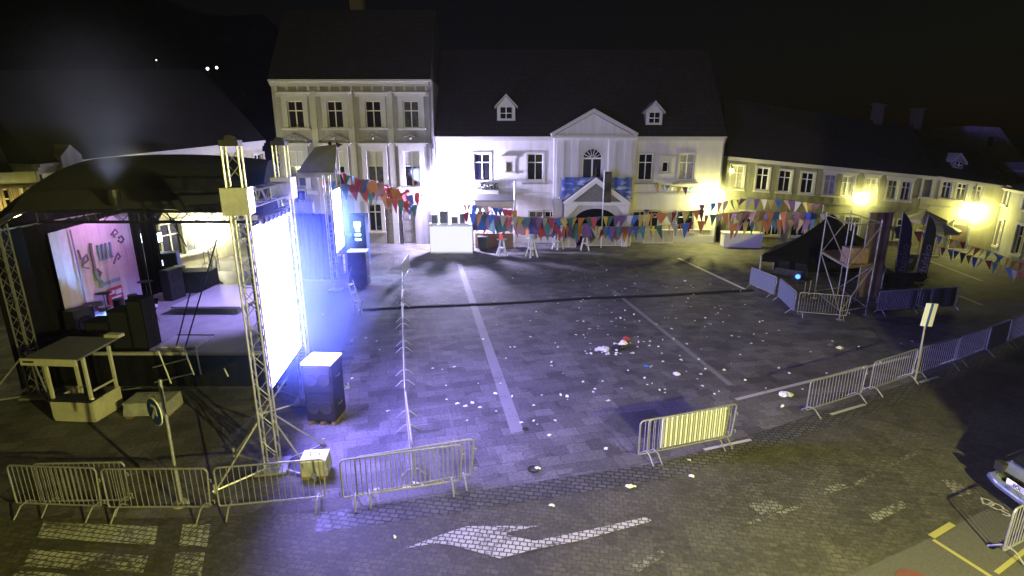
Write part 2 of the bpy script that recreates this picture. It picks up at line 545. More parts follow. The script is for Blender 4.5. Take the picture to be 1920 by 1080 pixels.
# ================================================================== HILL
b = MB()
nx, ny = 60, 24
hv = []
def hillz(x, y):
    e = max(0, min(1, (y - 58) / 75))
    left = max(0, min(1, (-18 - x) / 60))
    return -0.6 + (e * e * (3 - 2 * e)) * (8 + 34 * left) * (1 + .12 * math.sin(x * .11 + y * .05) + .07 * math.sin(x * .31))
for j in range(ny):
    for i in range(nx):
        x = -165 + 330 * i / (nx - 1); y = 58 + 120 * j / (ny - 1)
        hv.append((x, y, hillz(x, y)))
hf = [(j * nx + i, j * nx + i + 1, (j + 1) * nx + i + 1, (j + 1) * nx + i) for j in range(ny - 1) for i in range(nx - 1)]
b.add(hv, hf)
o = b.build('hill', mat('hill_grass', (.03, .035, .025), .95, noise=.4, scale=.4), smooth=True); o['kind'] = 'structure'

M['farlamp'] = emitter('far_lamp_glow', (1, .98, .9), 9)
M['farlampdim'] = emitter('far_lamp_dim', (1, .95, .85), 2.2)
def far_lamp(px, py, label, m, s):
    # walk along the ray till it meets the hill, the lamp head sits 5 m above the slope
    r = ray(px, py); t = 60.
    while t < 170 and H + r.z * t - 5 > hillz(r.x * t, r.y * t): t += .5
    p = Vector((r.x * t, r.y * t, H + r.z * t))
    g = hillz(p.x, p.y)
    o = thing('hill_street_lamp', label, 'street lamp', (p.x, p.y, g), 0, 'street lamps on the dark hill')
    MB().tube([(0, 0, -.3), (0, 0, p.z - g + .3)], .09).build('pole', M['blackmetal'], o)
    MB().ball((0, -.15, p.z - g), s, 8).build('lamp_head', m, o)
far_lamp(390, 129, 'tiny white street lamp high on the dark hill, left one of the close pair', M['farlamp'], .22)
far_lamp(407, 127, 'tiny white street lamp high on the dark hill, right one of the close pair', M['farlamp'], .2)
far_lamp(56, 224, 'lone white street lamp low on the hillside above the far left building', M['farlamp'], .22)
far_lamp(71, 259, 'faint street lamp just below the lone hillside lamp', M['farlampdim'], .2)
far_lamp(294, 113, 'very faint street lamp high on the hill left of the pair', M['farlampdim'], .13)

# ================================================================== BUILDINGS
class Facade:
    def __init__(s, name, label, A, B, h, hB=None, depth=9, wall=None, cat='building', group=None):
        A = Vector((A[0], A[1], 0)); B = Vector((B[0], B[1], 0))
        s.A, s.u = A, (B - A).normalized()
        s.w, s.h, s.d = (B - A).length, h, depth
        s.k = ((hB or h) / h - 1)
        s.n = Vector((-s.u.y, s.u.x, 0))
        s.root = thing(name, label, cat, A, math.atan2(s.u.y, s.u.x), group)
        s.wallm = wall
        s.holes = []
    def warp(s, v):
        return Vector((v.x, v.y, v.z * (1 + s.k * min(max(v.x / s.w, 0), 1))))
    def loc(s, px, py, yoff=0.):
        r = ray(px, py)
        A = s.A + s.n * yoff
        C = Vector((0, 0, H))
        den = r.x * s.n.x + r.y * s.n.y
        t = (A - C).dot(s.n) / den
        p = C + r * t
        x = (p - s.A).dot(s.u)
        return x, p.z / (1 + s.k * min(max(x / s.w, 0), 1))
    def part(s, b, name, m, parent=None, smooth=False):
        return b.build(name, m, parent or s.root, s.warp, smooth)
    def world(s, x, y, z):
        return s.A + s.u * x + s.n * y + Vector((0, 0, z * (1 + s.k * min(max(x / s.w, 0), 1))))
    def build_wall(s, rev=.2):
        b = MB()
        xs = sorted({0., s.w, *[v for h in s.holes for v in h[:2]]})
        zs = sorted({0., s.h, *[v for h in s.holes for v in h[2:]]})
        for i in range(len(xs) - 1):
            for j in range(len(zs) - 1):
                cx, cz = (xs[i] + xs[i + 1]) / 2, (zs[j] + zs[j + 1]) / 2
                if any(h[0] < cx < h[1] and h[2] < cz < h[3] for h in s.holes): continue
                b.poly([(xs[i], 0, zs[j]), (xs[i + 1], 0, zs[j]), (xs[i + 1], 0, zs[j + 1]), (xs[i], 0, zs[j + 1])])
        for x0, x1, z0, z1 in s.holes:
            b.poly([(x0, 0, z0), (x0, 0, z1), (x0, rev, z1), (x0, rev, z0)])
            b.poly([(x1, 0, z0), (x1, rev, z0), (x1, rev, z1), (x1, 0, z1)])
            b.poly([(x0, 0, z0), (x0, rev, z0), (x1, rev, z0), (x1, 0, z0)])
            b.poly([(x0, 0, z1), (x1, 0, z1), (x1, rev, z1), (x0, rev, z1)])
        w, d, h = s.w, s.d, s.h
        b.poly([(0, 0, 0), (0, 0, h), (0, d, h), (0, d, 0)])
        b.poly([(w, 0, 0), (w, d, 0), (w, d, h), (w, 0, h)])
        b.poly([(0, d, 0), (0, d, h), (w, d, h), (w, d, 0)])
        return s.part(b, 'wall', s.wallm)
    def window(s, x, z0, z1, w, surround=.16, hood=True, panes=None, bars=(.38,), proud=.07, sill=True, blind=0.0, trimm=None, nv=1, fw=.07):
        """hole + stucco surround + casement with glazing bars; the pane is its own sub-part"""
        x0, x1 = x - w / 2, x + w / 2
        s.holes.append((x0, x1, z0, z1))
        b = MB()
        y0, y1 = .10, .16
        for a, c in ((x0, x0 + fw), (x1 - fw, x1)): b.bx(a, c, y0, y1, z0, z1)
        for a, c in ((z0, z0 + fw), (z1 - fw, z1)): b.bx(x0 + fw, x1 - fw, y0, y1, a, c)
        for i in range(nv):
            xm = x0 + w * (i + 1) / (nv + 1)
            b.bx(xm - .035, xm + .035, y0 - .002, y1, z0 + fw, z1 - fw)
        for t in bars:
            zm = z1 - (z1 - z0) * t
            b.bx(x0 + fw, x1 - fw, y0 + .003, y1, zm - .035, zm + .035)
        f = s.part(b, 'window', M['frame'])
        g = MB(); g.bx(x0 + .01, x1 - .01, .17, .19, z0 + .01, z1 - .01)
        s.part(g, 'pane', panes or random.choice((M['glass'], M['glass'], M['netcurtain'])), f)
        if blind > 0:
            g = MB(); g.bx(x0 + fw, x1 - fw, .162, .168, z1 - (z1 - z0) * blind, z1 - fw)
            s.part(g, 'blind', M['blind'], f)
        if surround > 0:
            t = MB(); q = surround
            t.bx(x0 - q, x0, -proud, .02, z0, z1); t.bx(x1, x1 + q, -proud, .02, z0, z1)
            t.bx(x0 - q, x1 + q, -proud - .003, .02, z1, z1 + q)
            if hood:
                t.bx(x0 - q * 1.5, x1 + q * 1.5, -proud * 1.6, .02, z1 + q, z1 + q + .16)
                t.bx(x0 - q * 1.9, x1 + q * 1.9, -proud * 2.6, .02, z1 + q + .16, z1 + q + .24)
            if sill: t.bx(x0 - q * 1.3, x1 + q * 1.3, -proud * 2, .02, z0 - .14, z0)
            s.part(t, 'surround', trimm or M['trim'], f)
        return f
    def roof(s, rise, over=.4, m=None, x0=0., x1=None, ridge=.5):
        x1 = s.w if x1 is None else x1
        h, d = s.h, s.d
        b = MB()
        b.prism([(x0, -over, h), (x0, d + over, h), (x0, d * ridge, h + rise), ], (x1 - x0, 0, 0))
        return s.part(b, 'roof', m or M['tiles'])
    def eave(s, m=None, size=.3, steps=3, dent=0):
        b = MB()
        for i in range(steps):
            o = size * (i + 1) / steps
            b.bx(-.02, s.w + .02, -o, .0, s.h - size + size * i / steps, s.h - size + size * (i + 1) / steps - .002)
        if dent:
            n = int(s.w / dent)
            for i in range(n):
                x = (i + .5) * s.w / n
                b.bx(x - .08, x + .08, -.16, 0, s.h - size - .32, s.h - size - .003)
        return s.part(b, 'cornice', m or M['trim'])

# ---- three storey house
hs = Facade('corner_house', 'three storey grey house with stucco window hoods and a bracketed cornice', onY(541, 460, 40.9), onY(820, 460, 40.9), onY(660, 150, 40.9).z, wall=M['plaster_house'], depth=9)
zt, zb = hs.loc(660, 189)[1], hs.loc(660, 240)[1]
for px in (554.5, 628.5, 700, 771):
    hs.window(hs.loc(px, 215)[0], zb, zt, 1.15, surround=.36, bars=(.36,), proud=.1)
zt, zb = hs.loc(700, 283)[1], hs.loc(700, 350)[1]
for px in (555, 630, 703, 772):
    f = hs.window(hs.loc(px, 300)[0], zb, zt, 1.2, surround=.34, bars=(.42,), blind=.42, proud=.1)
    x = hs.loc(px, 300)[0]
    t = MB()
    zz = zt + .72
    for sgn in (-1, 1):
        t.tube([(x + sgn * .98, -.16, zz), (x + sgn * .7, -.16, zz + .1), (x + sgn * .4, -.16, zz + .3), (x + sgn * .16, -.16, zz + .36), (x + sgn * .02, -.16, zz + .5)], .06, 6)
    t.ball((x, -.14, zz + .2), .15, 8)
    hs.part(t, 'scroll_pediment', M['plaster_dim'], f)
# gates on the ground floor
for px, w_ in ((740, 1.35), (766, 1.1)):
    x = hs.loc(px, 430)[0]
    z1 = hs.loc(740, 392)[1]
    hs.holes.append((x - w_ / 2, x + w_ / 2, .02, z1))
    t = MB(); t.bx(x - w_ / 2 + .02, x + w_ / 2 - .02, .12, .18, .02, z1 - .02)
    for zz in (.5, 1.4, 2.3): t.bx(x - w_ * .3, x + w_ * .3, .09, .118, zz - .32, zz + .32)
    dr = hs.part(t, 'door', M['doorwood'])
    t = MB(); t.ball((x + w_ * .36, .07, 1.15), .04, 6); hs.part(t, 'handle', M['blackmetal'], dr)
x = hs.loc(705, 430)[0]
hs.window(x, 1.0, 3.1, 1.0, surround=.25, hood=False, bars=(.3,))
hs.build_wall()
hs.eave(M['trim'], .42, 3, dent=.75)
t = MB()
for px in (596, 664, 736): # flat pilaster bands
    x = hs.loc(px, 300)[0]; t.bx(x - .22, x + .22, -.05, 0, 0, hs.h - .75)
t.bx(0, hs.w, -.08, 0, hs.loc(660, 365)[1], hs.loc(660, 358)[1])
for i in range(8):
    x = (i + .5) * hs.w / 8; t.bx(x - .5, x + .5, -.04, 0, hs.h - 1.12, hs.h - .92)
hs.part(t, 'stucco_bands', M['trim'])
hs.roof(5.4, .5, M['tiles'], ridge=.42)
t = MB(); cx = hs.loc(667, 15, 4)[0]; t.bx(cx - .5, cx + .5, 4.2, 5.0, hs.h + 3.6, hs.h + 7.2); t.bx(cx - .6, cx + .6, 4.1, 5.1, hs.h + 7.2, hs.h + 7.4)
hs.part(t, 'chimney', M['brick'])
t = MB(); x = hs.w - .12
t.tube([(x, -.3, hs.h - .1), (x, -.14, hs.h - .6), (x, -.14, .1)], .07, 8); t.box((x, -.14, hs.h - 4.6), (.28, .2, .35))
hs.part(t, 'downpipe', M['sheet'])

# ---- town hall
th = Facade('town_hall', 'long white two storey town hall with pedimented centre and arched balcony door', onY(824, 458, 41.5), onY(1340, 458, 41.5), onY(1100, 256, 41.5).z, wall=M['plaster_white'], depth=11)
zt, zb = th.loc(1000, 288)[1], th.loc(1000, 338)[1]
for i, (px, w_, pm) in enumerate(((904, 1.25, M['glass']), (1003.5, 1.2, M['glass']), (1210.5, 1.1, M['glass']), (1288, 1.15, M['curtain']))):
    th.window(th.loc(px, 310)[0], zb, zt, w_, surround=.13, hood=False, bars=(.33,), proud=.04, panes=pm)
    x = th.loc(px, 310)[0]
    t = MB(); t.bx(x - 1.0, x + 1.0, -.16, 0, zb - .3, zb - .18)
    th.part(t, 'window_ledge', M['plaster_dim'])
for px in (955, 1247):
    x, z0 = th.loc(px, 323); z1 = th.loc(px, 303)[1]
    f = th.window(x, z0, z1, .5, surround=.2, hood=True, bars=(), nv=0, proud=.06)
# ground floor openings
for px, w_ in ((1005, 1.1), (1032, .9), (1200, 1.1), (1222, 1.1), (1285, 1.3), (905, 1.1)):
    x = th.loc(px, 410)[0]; z1 = th.loc(px, 396)[1]
    th.window(x, .9, z1, w_, surround=.12, hood=False, bars=(.3,), proud=.05)
th.build_wall()
th.eave(M['trim'], .3, 3)
t = MB()
zz = th.loc(1250, 363)[1]; t.bx(0, th.w, -.1, 0, zz - .1, zz + .1); t.bx(0, th.w, -.06, 0, 0, .55)
th.part(t, 'string_course', M['trim'])
th.roof(6.9, .45, M['tiles'])
# central bay
x0, x1 = th.loc(1038, 300)[0], th.loc(1190, 300)[0]
b = MB()
xa, xb = th.loc(1092, 300, -.4)[0], th.loc(1130, 300, -.4)[0]
za, zb_ = th.loc(1110, 340, -.4)[1], th.loc(1110, 297, -.4)[1]
zt = th.h - .02
for q in ((x0, xa, 0, zt), (xb, x1, 0, zt), (xa, xb, 0, za)):
    b.bx(q[0], q[1], -.4, -.003, q[2], q[3])
# arch over the door
cxm, rad = (xa + xb) / 2, (xb - xa) / 2
n = 12
arc = [(cxm - rad * math.cos(PI * i / n), zb_ + rad * math.sin(PI * i / n)) for i in range(n + 1)]
b.prism([(xa, -.4, zb_)] + [(p[0], -.4, p[1]) for p in arc[1:n // 2 + 1]] + [(cxm, -.4, zt), (xa, -.4, zt)], (0, .397, 0))
b.prism([(cxm, -.4, zt), (cxm, -.4, arc[n // 2][1])] + [(p[0], -.4, p[1]) for p in arc[n // 2 + 1:]] + [(xb, -.4, zt)], (0, .397, 0))
for px in (1050, 1078, 1147, 1177):
    xx = th.loc(px, 300, -.4)[0]; b.bx(xx - .27, xx + .27, -.5, -.4, 0, zt - .25)
b.bx(x0 - .05, x1 + .05, -.55, -.003, zt - .25, zt - .003)
bay = th.part(b, 'central_bay', M['plaster_white'])
t = MB()
t.bx(xa, xa + .1, -.3, -.22, za, zb_); t.bx(xb - .1, xb, -.3, -.22, za, zb_); t.bx(cxm - .06, cxm + .06, -.3, -.22, za, zb_); t.bx(xa + .1, xb - .1, -.302, -.22, zb_ - .06, zb_ + .06)
for i in range(1, 7):
    a = PI * i / 7; t.tube([(cxm + .15 * math.cos(a), -.26, zb_ + .15 * math.sin(a)), (cxm + rad * math.cos(a), -.26, zb_ + rad * math.sin(a))], .03, 4)
t.tube([(cxm - (rad - .04) * math.cos(PI * i / 12), -.26, zb_ + (rad - .04) * math.sin(PI * i / 12)) for i in range(13)], .05, 4)
dr = th.part(t, 'balcony_door', M['frame'])
t = MB(); t.bx(xa + .02, xb - .02, -.2, -.18, za, zb_); t.prism([(p[0], -.2, p[1]) for p in arc], (0, .02, 0)); th.part(t, 'pane', M['glass'], dr)
t = MB()
a, c_, ap = th.loc(1037, 256, -.6), th.loc(1191, 256, -.6), th.loc(1113, 213, -.6)
zz = th.h + .02
t.prism([(a[0], -.5, zz), (c_[0], -.5, zz), (ap[0], -.5, ap[1])], (0, 4.5, 0))
pd = th.part(t, 'pediment', M['plaster_white'])
t = MB()
for p, q in (((a[0] - .1, zz), (ap[0], ap[1] + .05)), ((c_[0] + .1, zz), (ap[0], ap[1] + .05))):
    n2 = Vector((-(q[1] - p[1]), 0, q[0] - p[0])).normalized() * .22
    if n2.z < 0: n2 = -n2
    t.prism([(p[0], -.85, p[1]), (q[0], -.85, q[1]), (q[0] + n2.x * 0, -.85, q[1] + .3), (p[0] + n2.x, -.85, p[1] + n2.z)], (0, 5.2, 0))
t.bx(a[0] - .1, c_[0] + .1, -.8, -.505, zz - .12, zz + .1)
th.part(t, 'pediment_cornice', M['trim'], pd)
# balcony with blue cloud-patterned cloth
x0, x1 = th.loc(1050, 350, -1.2)[0], th.loc(1186, 350, -1.2)[0]
zt2, zb2 = th.loc(1110, 336, -1.2)[1], th.loc(1110, 374, -1.2)[1]
t = MB(); t.bx(x0, x1, -1.2, -.41, zb2, zb2 + .15)
for i in range(15):
    xx = x0 + .08 + (x1 - x0 - .16) * i / 14; t.bx(xx - .03, xx + .03, -1.18, -1.12, zb2 + .15, zt2)
t.bx(x0, x1, -1.2, -1.1, zt2, zt2 + .08)
th.part(t, 'balcony', M['plaster_dim'])
bc = Facade.world(th, (x0 + x1) / 2, -1.26, zb2)
o = thing('balcony_banner', 'blue cloth printed with pale clouds hanging over the balcony railing', 'banner', bc, 0)
mcl = bpy.data.materials.new('cloud_cloth'); mcl.use_nodes = True
nt = mcl.node_tree; tc = nt.nodes.new('ShaderNodeTexCoord'); nz = nt.nodes.new('ShaderNodeTexNoise'); nz.inputs['Scale'].default_value = 1.6; nz.inputs['Detail'].default_value = 3
mp = nt.nodes.new('ShaderNodeMapping'); mp.inputs['Scale'].default_value = (.8, 1, 2.0); nt.links.new(tc.outputs['Object'], mp.inputs['Vector']); nt.links.new(mp.outputs[0], nz.inputs['Vector'])
cr = nt.nodes.new('ShaderNodeValToRGB'); cr.color_ramp.elements[0].position = .5; cr.color_ramp.elements[0].color = (.03, .08, .42, 1); cr.color_ramp.elements[1].position = .62; cr.color_ramp.elements[1].color = (.4, .5, .75, 1)
nt.links.new(nz.outputs['Fac'], cr.inputs[0]); nt.links.new(cr.outputs[0], nt.nodes['Principled BSDF'].inputs['Base Color'])
b = MB(); wd = (x1 - x0) / 2 - .12
fr = [(-wd + 2 * wd * i / 40, -.03 * math.sin(i * 1.1) - .0) for i in range(41)]
for i in range(40):
    b.poly([(fr[i][0], fr[i][1], .08), (fr[i + 1][0], fr[i + 1][1], .08), (fr[i + 1][0], fr[i + 1][1], zt2 - zb2 + .1), (fr[i][0], fr[i][1], zt2 - zb2 + .1)])
b.bx(-wd, wd, -.02, .05, zt2 - zb2 + .1, zt2 - zb2 + .14)
b.build('cloth', mcl, o)
# dormers
def dormer(fc, px, pyb, pyw, pyt, wpx, yoff, m=M['plaster_white'], rise=6.9, over=.45):
    yoff = 0.
    while yoff < 4 and fc.loc(px, pyb, yoff)[1] > fc.h + (yoff + over) / (fc.d / 2 + over) * rise + .05: yoff += .02
    yoff -= .1
    x, z0 = fc.loc(px, pyb, yoff); z1 = fc.loc(px, pyw, yoff)[1]; z2 = fc.loc(px, pyt, yoff)[1]
    w = abs(fc.loc(px + wpx / 2, pyb, yoff)[0] - x)
    b = MB()
    b.prism([(x - w, yoff, z0), (x + w, yoff, z0), (x + w, yoff, z1), (x, yoff, z2), (x - w, yoff, z1)], (0, 3.2, 0))
    dd = fc.part(b, 'dormer', m)
    t = MB()
    for sg in (-1, 1):
        p, q = (x + sg * (w + .18), z1 - .12), (x, z2 + .05)
        t.prism([(p[0], yoff - .15, p[1]), (q[0], yoff - .15, q[1]), (q[0], yoff - .15, q[1] + .14), (p[0], yoff - .15, p[1] + .14)], (0, 3.4, 0))
    fc.part(t, 'dormer_roof', M['trim'], dd)
    t = MB(); t.bx(x - w * .62, x + w * .62, yoff - .03, yoff - .004, z0 + .15, z1 - .05); fc.part(t, 'dormer_pane', M['glass'], dd)
    t = MB(); t.bx(x - .03, x + .03, yoff - .05, yoff - .032, z0 + .15, z1 - .05); t.bx(x - w * .62, x + w * .62, yoff - .055, yoff - .032, (z0 + z1) / 2, (z0 + z1) / 2 + .05); fc.part(t, 'dormer_frame', M['frame'], dd)
    return dd
dormer(th, 949, 226, 200, 181, 34, 1.2)
dormer(th, 1226, 234, 210, 194, 30, 1.2)
t = MB(); x, z = th.loc(884, 262); 
t.tube([(th.w - .1, -.3, th.h - .1), (th.w - .1, -.12, th.h - .5), (th.w - .1, -.12, .1)], .06, 8); th.part(t, 'downpipe', M['sheet'])
# window boxes
for px, py in ((910, 352),):
    x, z = th.loc(px, py, -.35)
    t = MB(); t.bx(x - 1.0, x + 1.0, -.5, -.17, z - .45, z - .1)
    bx_ = th.part(t, 'window_box', M['plaster_dim'])
    t = MB()
    for i in range(150):
        c = Vector((x + random.uniform(-1, 1), -.34 + random.uniform(-.22, .16), z + random.uniform(-.15, .38)))
        a, bb = random.uniform(0, 6.3), random.uniform(-1, 1)
        u1 = Vector((math.cos(a), math.sin(a), bb)).normalized() * .12; u2 = Vector((-math.sin(a), math.cos(a), random.uniform(-.6, .6))).normalized() * .07
        t.poly([c - u1, c + u2, c + u1, c - u2])
    th.part(t, 'plants', M['planter'], bx_)

# ---- right hand row
ra = Facade('olive_terrace', 'long low olive terrace with nine upper casements right of the town hall', G(1349, 452), G(1726, 463), 6.6, 5.55, wall=M['plaster_olive'], depth=9)
gA, gB = G(1349, 452), G(1726, 463)
ra.h = onPl = ra.loc(1361, 293)[1]; ra.k = (ra.loc(1726, 329)[1] * (1 + ra.k) / ra.h) - 1
for px, wd in ((1381, 1.0), (1429, .95), (1471, .95), (1514, .95), (1557, .9), (1590, .9), (1635, .85), (1676, .75), (1702, .7)):
    x = ra.loc(px, 340)[0]
    ra.window(x, 4.2, 6.0 if px < 1450 else 5.95, wd, surround=.1, hood=px > 1540, bars=(.33,), proud=.05, panes=M['curtain'] if px in (1381, 1557, 1590, 1635) else M['glass'], fw=.1)
for px in (1400, 1450, 1500, 1555, 1600, 1660, 1700):
    x = ra.loc(px, 410)[0]; ra.window(x, .6, 2.5, 1.1, surround=.1, hood=False, bars=(.3,), proud=.04)
ra.build_wall(); ra.eave(M['trim'], .28, 3); ra.roof(4.6, .4, M['slate'])
t = MB(); t.bx(0, ra.w, -.1, 0, 3.45, 3.6); 
for px in (1453, 1536, 1573, 1612, 1655): x = ra.loc(px, 340)[0]; t.bx(x - .2, x + .2, -.06, 0, 3.6, ra.h - .3)
ra.part(t, 'stucco_bands', M['plaster_olive'])
rb = Facade('yellow_terrace', 'pale yellow terrace house with a round headed door and a bright wall lamp', G(1727, 463.5), G(1856, 470), 5.6, 5.2, wall=M['plaster_yellow'], depth=9)
rb.h = rb.loc(1727, 329)[1]; rb.k = (rb.loc(1856, 346)[1] * (1 + rb.k) / rb.h) - 1
for px, wd in ((1739, .6), (1775, .6), (1804, .6), (1833, .6)):
    x = rb.loc(px, 355)[0]; rb.window(x, 3.75, 5.0, wd, surround=.14, hood=False, bars=(.3,), proud=.05)
x = rb.loc(1801, 430)[0]; rb.holes.append((x - .5, x + .5, .02, 1.9))
t = MB(); t.bx(x - .48, x + .48, .1, .16, .02, 1.9); dr = rb.part(t, 'door', M['wood'])
t = MB(); t.tube([(x - .58, -.05, .02), (x - .58, -.05, 1.9)] + [(x - .58 * math.cos(PI * i / 10), -.05, 1.9 + .5 * math.sin(PI * i / 10)) for i in range(1, 10)] + [(x + .58, -.05, 1.9), (x + .58, -.05, .02)], .09, 6); rb.part(t, 'door_surround', M['trim'], dr)
t = MB(); t.prism([(x - .5 * math.cos(PI * i / 10), -.03, 1.9 + .42 * math.sin(PI * i / 10)) for i in range(11)], (0, .03, 0)); rb.part(t, 'fanlight', M['curtain'], dr)
rb.build_wall(); rb.eave(M['trim'], .22, 2); rb.roof(2.6, .35, M['slate'])
t = MB(); t.bx(0, rb.w, -.08, 0, 3.0, 3.14); rb.part(t, 'string_course', M['trim'])
t = MB(); x = rb.loc(1818, 400)[0]; t.tube([(x, -.1, rb.h - .1), (x, -.1, .1)], .05, 6); rb.part(t, 'downpipe', M['sheet'])
rc = Facade('grey_side_house', 'dull grey house end in shade beyond the lit yellow terrace', G(1857, 470), G(1909, 492), 5.3, 5.0, wall=M['plaster_dim'], depth=9)
rc.h = rc.loc(1857, 347)[1]; rc.k = (rc.loc(1909, 352)[1] * (1 + rc.k) / rc.h) - 1
for px in (1888,):
    x = rc.loc(px, 370)[0]; rc.window(x, 3.4, 4.6, .6, surround=.12, hood=False)
x = rc.loc(1878, 420)[0]; rc.window(x, .5, 2.3, .7, surround=.1, hood=False, panes=emitter('warm_window', (1, .55, .2), .35))
rc.build_wall(); rc.eave(M['trim'], .2, 2); rc.roof(1.5, .3, M['slate'])
rd = Facade('edge_house', 'grey house cut off by the right edge behind the bunting', G(1911, 494), G(2050, 540), 5.9, wall=M['plaster_dim'], depth=9)
for px in (1918, 1950): x = rd.loc(px, 400)[0]; rd.window(x + .3, .5, 2.4, .9, surround=.14, hood=False); rd.window(x + .3, 3.4, 4.9, .9, surround=.14, hood=False)
rd.build_wall(); rd.eave(M['trim'], .25, 2); rd.roof(3.5, .3, M['slate'])
# gabled house behind the row
Yg = 50.
a = onY(1815, 246, Yg); c_ = onY(1908, 300, Yg); 
gh = thing('gabled_house', 'tall gabled house rising behind the right hand roofs with white verge', 'building', (onY(1862, 400, Yg).x, Yg, 0))
ox = gh.location.x
pk, sh, lo = onY(1868, 249, Yg), onY(1815, 246, Yg), onY(1912, 308, Yg)
pts = [(sh.x - ox, 0, 0), (lo.x - ox, 0, 0), (lo.x - ox, 0, lo.z), (pk.x - ox, 0, pk.z), (sh.x - ox, 0, sh.z)]
MB().prism(pts, (0, 9, 0)).build('wall', M['plaster_white'], gh)
t = MB()
for p, q in ((pts[4], pts[3]), (pts[3], pts[2])):
    t.prism([(p[0], -.25, p[2]), (q[0], -.25, q[2]), (q[0], -.25, q[2] + .45), (p[0], -.25, p[2] + .45)], (0, 9.6, 0))
t.build('roof', M['whitetarp'], gh)
w1 = onY(1855, 267, Yg); x, z = w1.x - ox, w1.z
f = MB().bx(x - .35, x + .35, -.08, -.01, z - .6, z + .6).build('window', M['frame'], gh)
MB().bx(x - .24, x + .24, -.12, -.082, z - .5, z + .5).build('pane', M['glass'], f)
for px, b0, w0, t0 in ((1796, 316, 303, 291), (1872, 330, 318, 308)):
    fc = rb if px < 1850 else rc
    x = fc.loc(px, 330, 1.2)[0]
    dd = dormer(fc, px, b0, w0, t0, 18, 1.4, M['plaster_dim'], 2.6 if fc is rb else 1.5, .35)
for px, py0, py1, wd in ((1645, 214, 198, .3), (1718, 222, 206, .28)):
    p = onY(px, py0, 44.6); q = onY(px, py1, 44.6)
    cx = (p - ra.A).dot(ra.u); yy = (p - ra.A).dot(ra.n)
    kk = 1 + ra.k * min(max(cx / ra.w, 0), 1)
    t = MB(); t.bx(cx - wd, cx + wd, yy - .4, yy + .4, p.z / kk - 2.5, q.z / kk); t.bx(cx - wd - .1, cx + wd + .1, yy - .5, yy + .5, q.z / kk, q.z / kk + .15)
    ra.part(t, 'chimney', M['brick'])

# ---- long house behind the stage
LA = onY(118, 560, 25.5); LB = onY(510, 462, 40.4)
ll = Facade('long_house', 'long house behind the stage with a pale moulded eaves cornice', (LA.x, LA.y), (LB.x, LB.y), 7.0, 7.6, wall=M['plaster_yellow'], depth=8)
ll.h = ll.loc(125, 303)[1]; ll.k = ll.loc(510, 263)[1] * (1 + ll.k) / ll.h - 1
for px, z0, z1, w_ in ((371, .8, 2.7, 1.8), (325, .8, 2.7, 1.5), (455, .8, 2.7, 1.5), (270, .8, 2.7, 1.5)):
    x = ll.loc(px, 460)[0]; ll.window(x, z0, z1, w_, surround=.14, hood=False, bars=(.35,))
for px in (200, 260, 320, 380, 440, 490):
    x = ll.loc(px, 340)[0]; ll.window(x, 4.3, 5.8, 1.0, surround=.12, hood=False)
ll.build_wall(); ll.eave(M['trim'], .5, 3); ll.roof(4.2, .55, mat('black_slate', (.007, .0065, .006), .95, noise=.4, scale=2.5, spec=.1))
t = MB(); x = ll.loc(135, 320)[0]
t.prism([(x - .9, -.7, ll.h - .55), (x + .1, -.7, ll.h - .55), (x + .1, -.7, ll.h + .25), (x - .35, -.7, ll.h + .75), (x - .9, -.7, ll.h + .25)], (0, 1.2, 0))
ll.part(t, 'gable_end', M['plaster_dim'])
t = MB(); t.tube([(.2, -.1, ll.h - .5), (.2, -.1, .1)], .06, 6); x = ll.loc(282, 450)[0]; t.tube([(x, -.1, ll.h - .5), (x, -.1, .1)], .06, 6); ll.part(t, 'downpipe', M['sheet'])

# ---- far left building
FB = onY(73, 540, 23.5); FA = onY(-260, 560, 19.5)
fl = Facade('left_edge_house', 'ochre house at the left edge with a row of narrow upper windows', (FA.x, FA.y), (FB.x, FB.y), 6.4, 6.4, wall=M['plaster_yellow'], depth=8)
fl.h = fl.loc(73, 321)[1]
for px in (-40, -15, 8, 30, 45, 60):
    x = fl.loc(px, 350)[0]; fl.window(x, 4.15, 5.65, .42, surround=.1, hood=False, nv=0, bars=(.3, .65), trimm=M['wood'])
for px in (-60, 10):
    x = fl.loc(px, 500)[0]; fl.window(x, .9, 2.6, 1.0, surround=.12, hood=False)
fl.build_wall(); fl.eave(M['trim'], .4, 3); fl.roof(3.5, .45, M['slate'])

# ---- house beside the camera that shades the right foreground (its corner stands just outside the picture)
nb = thing('neighbour_house', 'plain plastered house standing beside the parked car, out of the lamp light', 'building', (9.0, 4.4, 0))
MB().prism([(0, 0, 0), (9, 0, 0), (9, -9, 0), (-2.8, -9, 0)], (0, 0, 8.5)).build('wall', M['plaster_house'], nb)
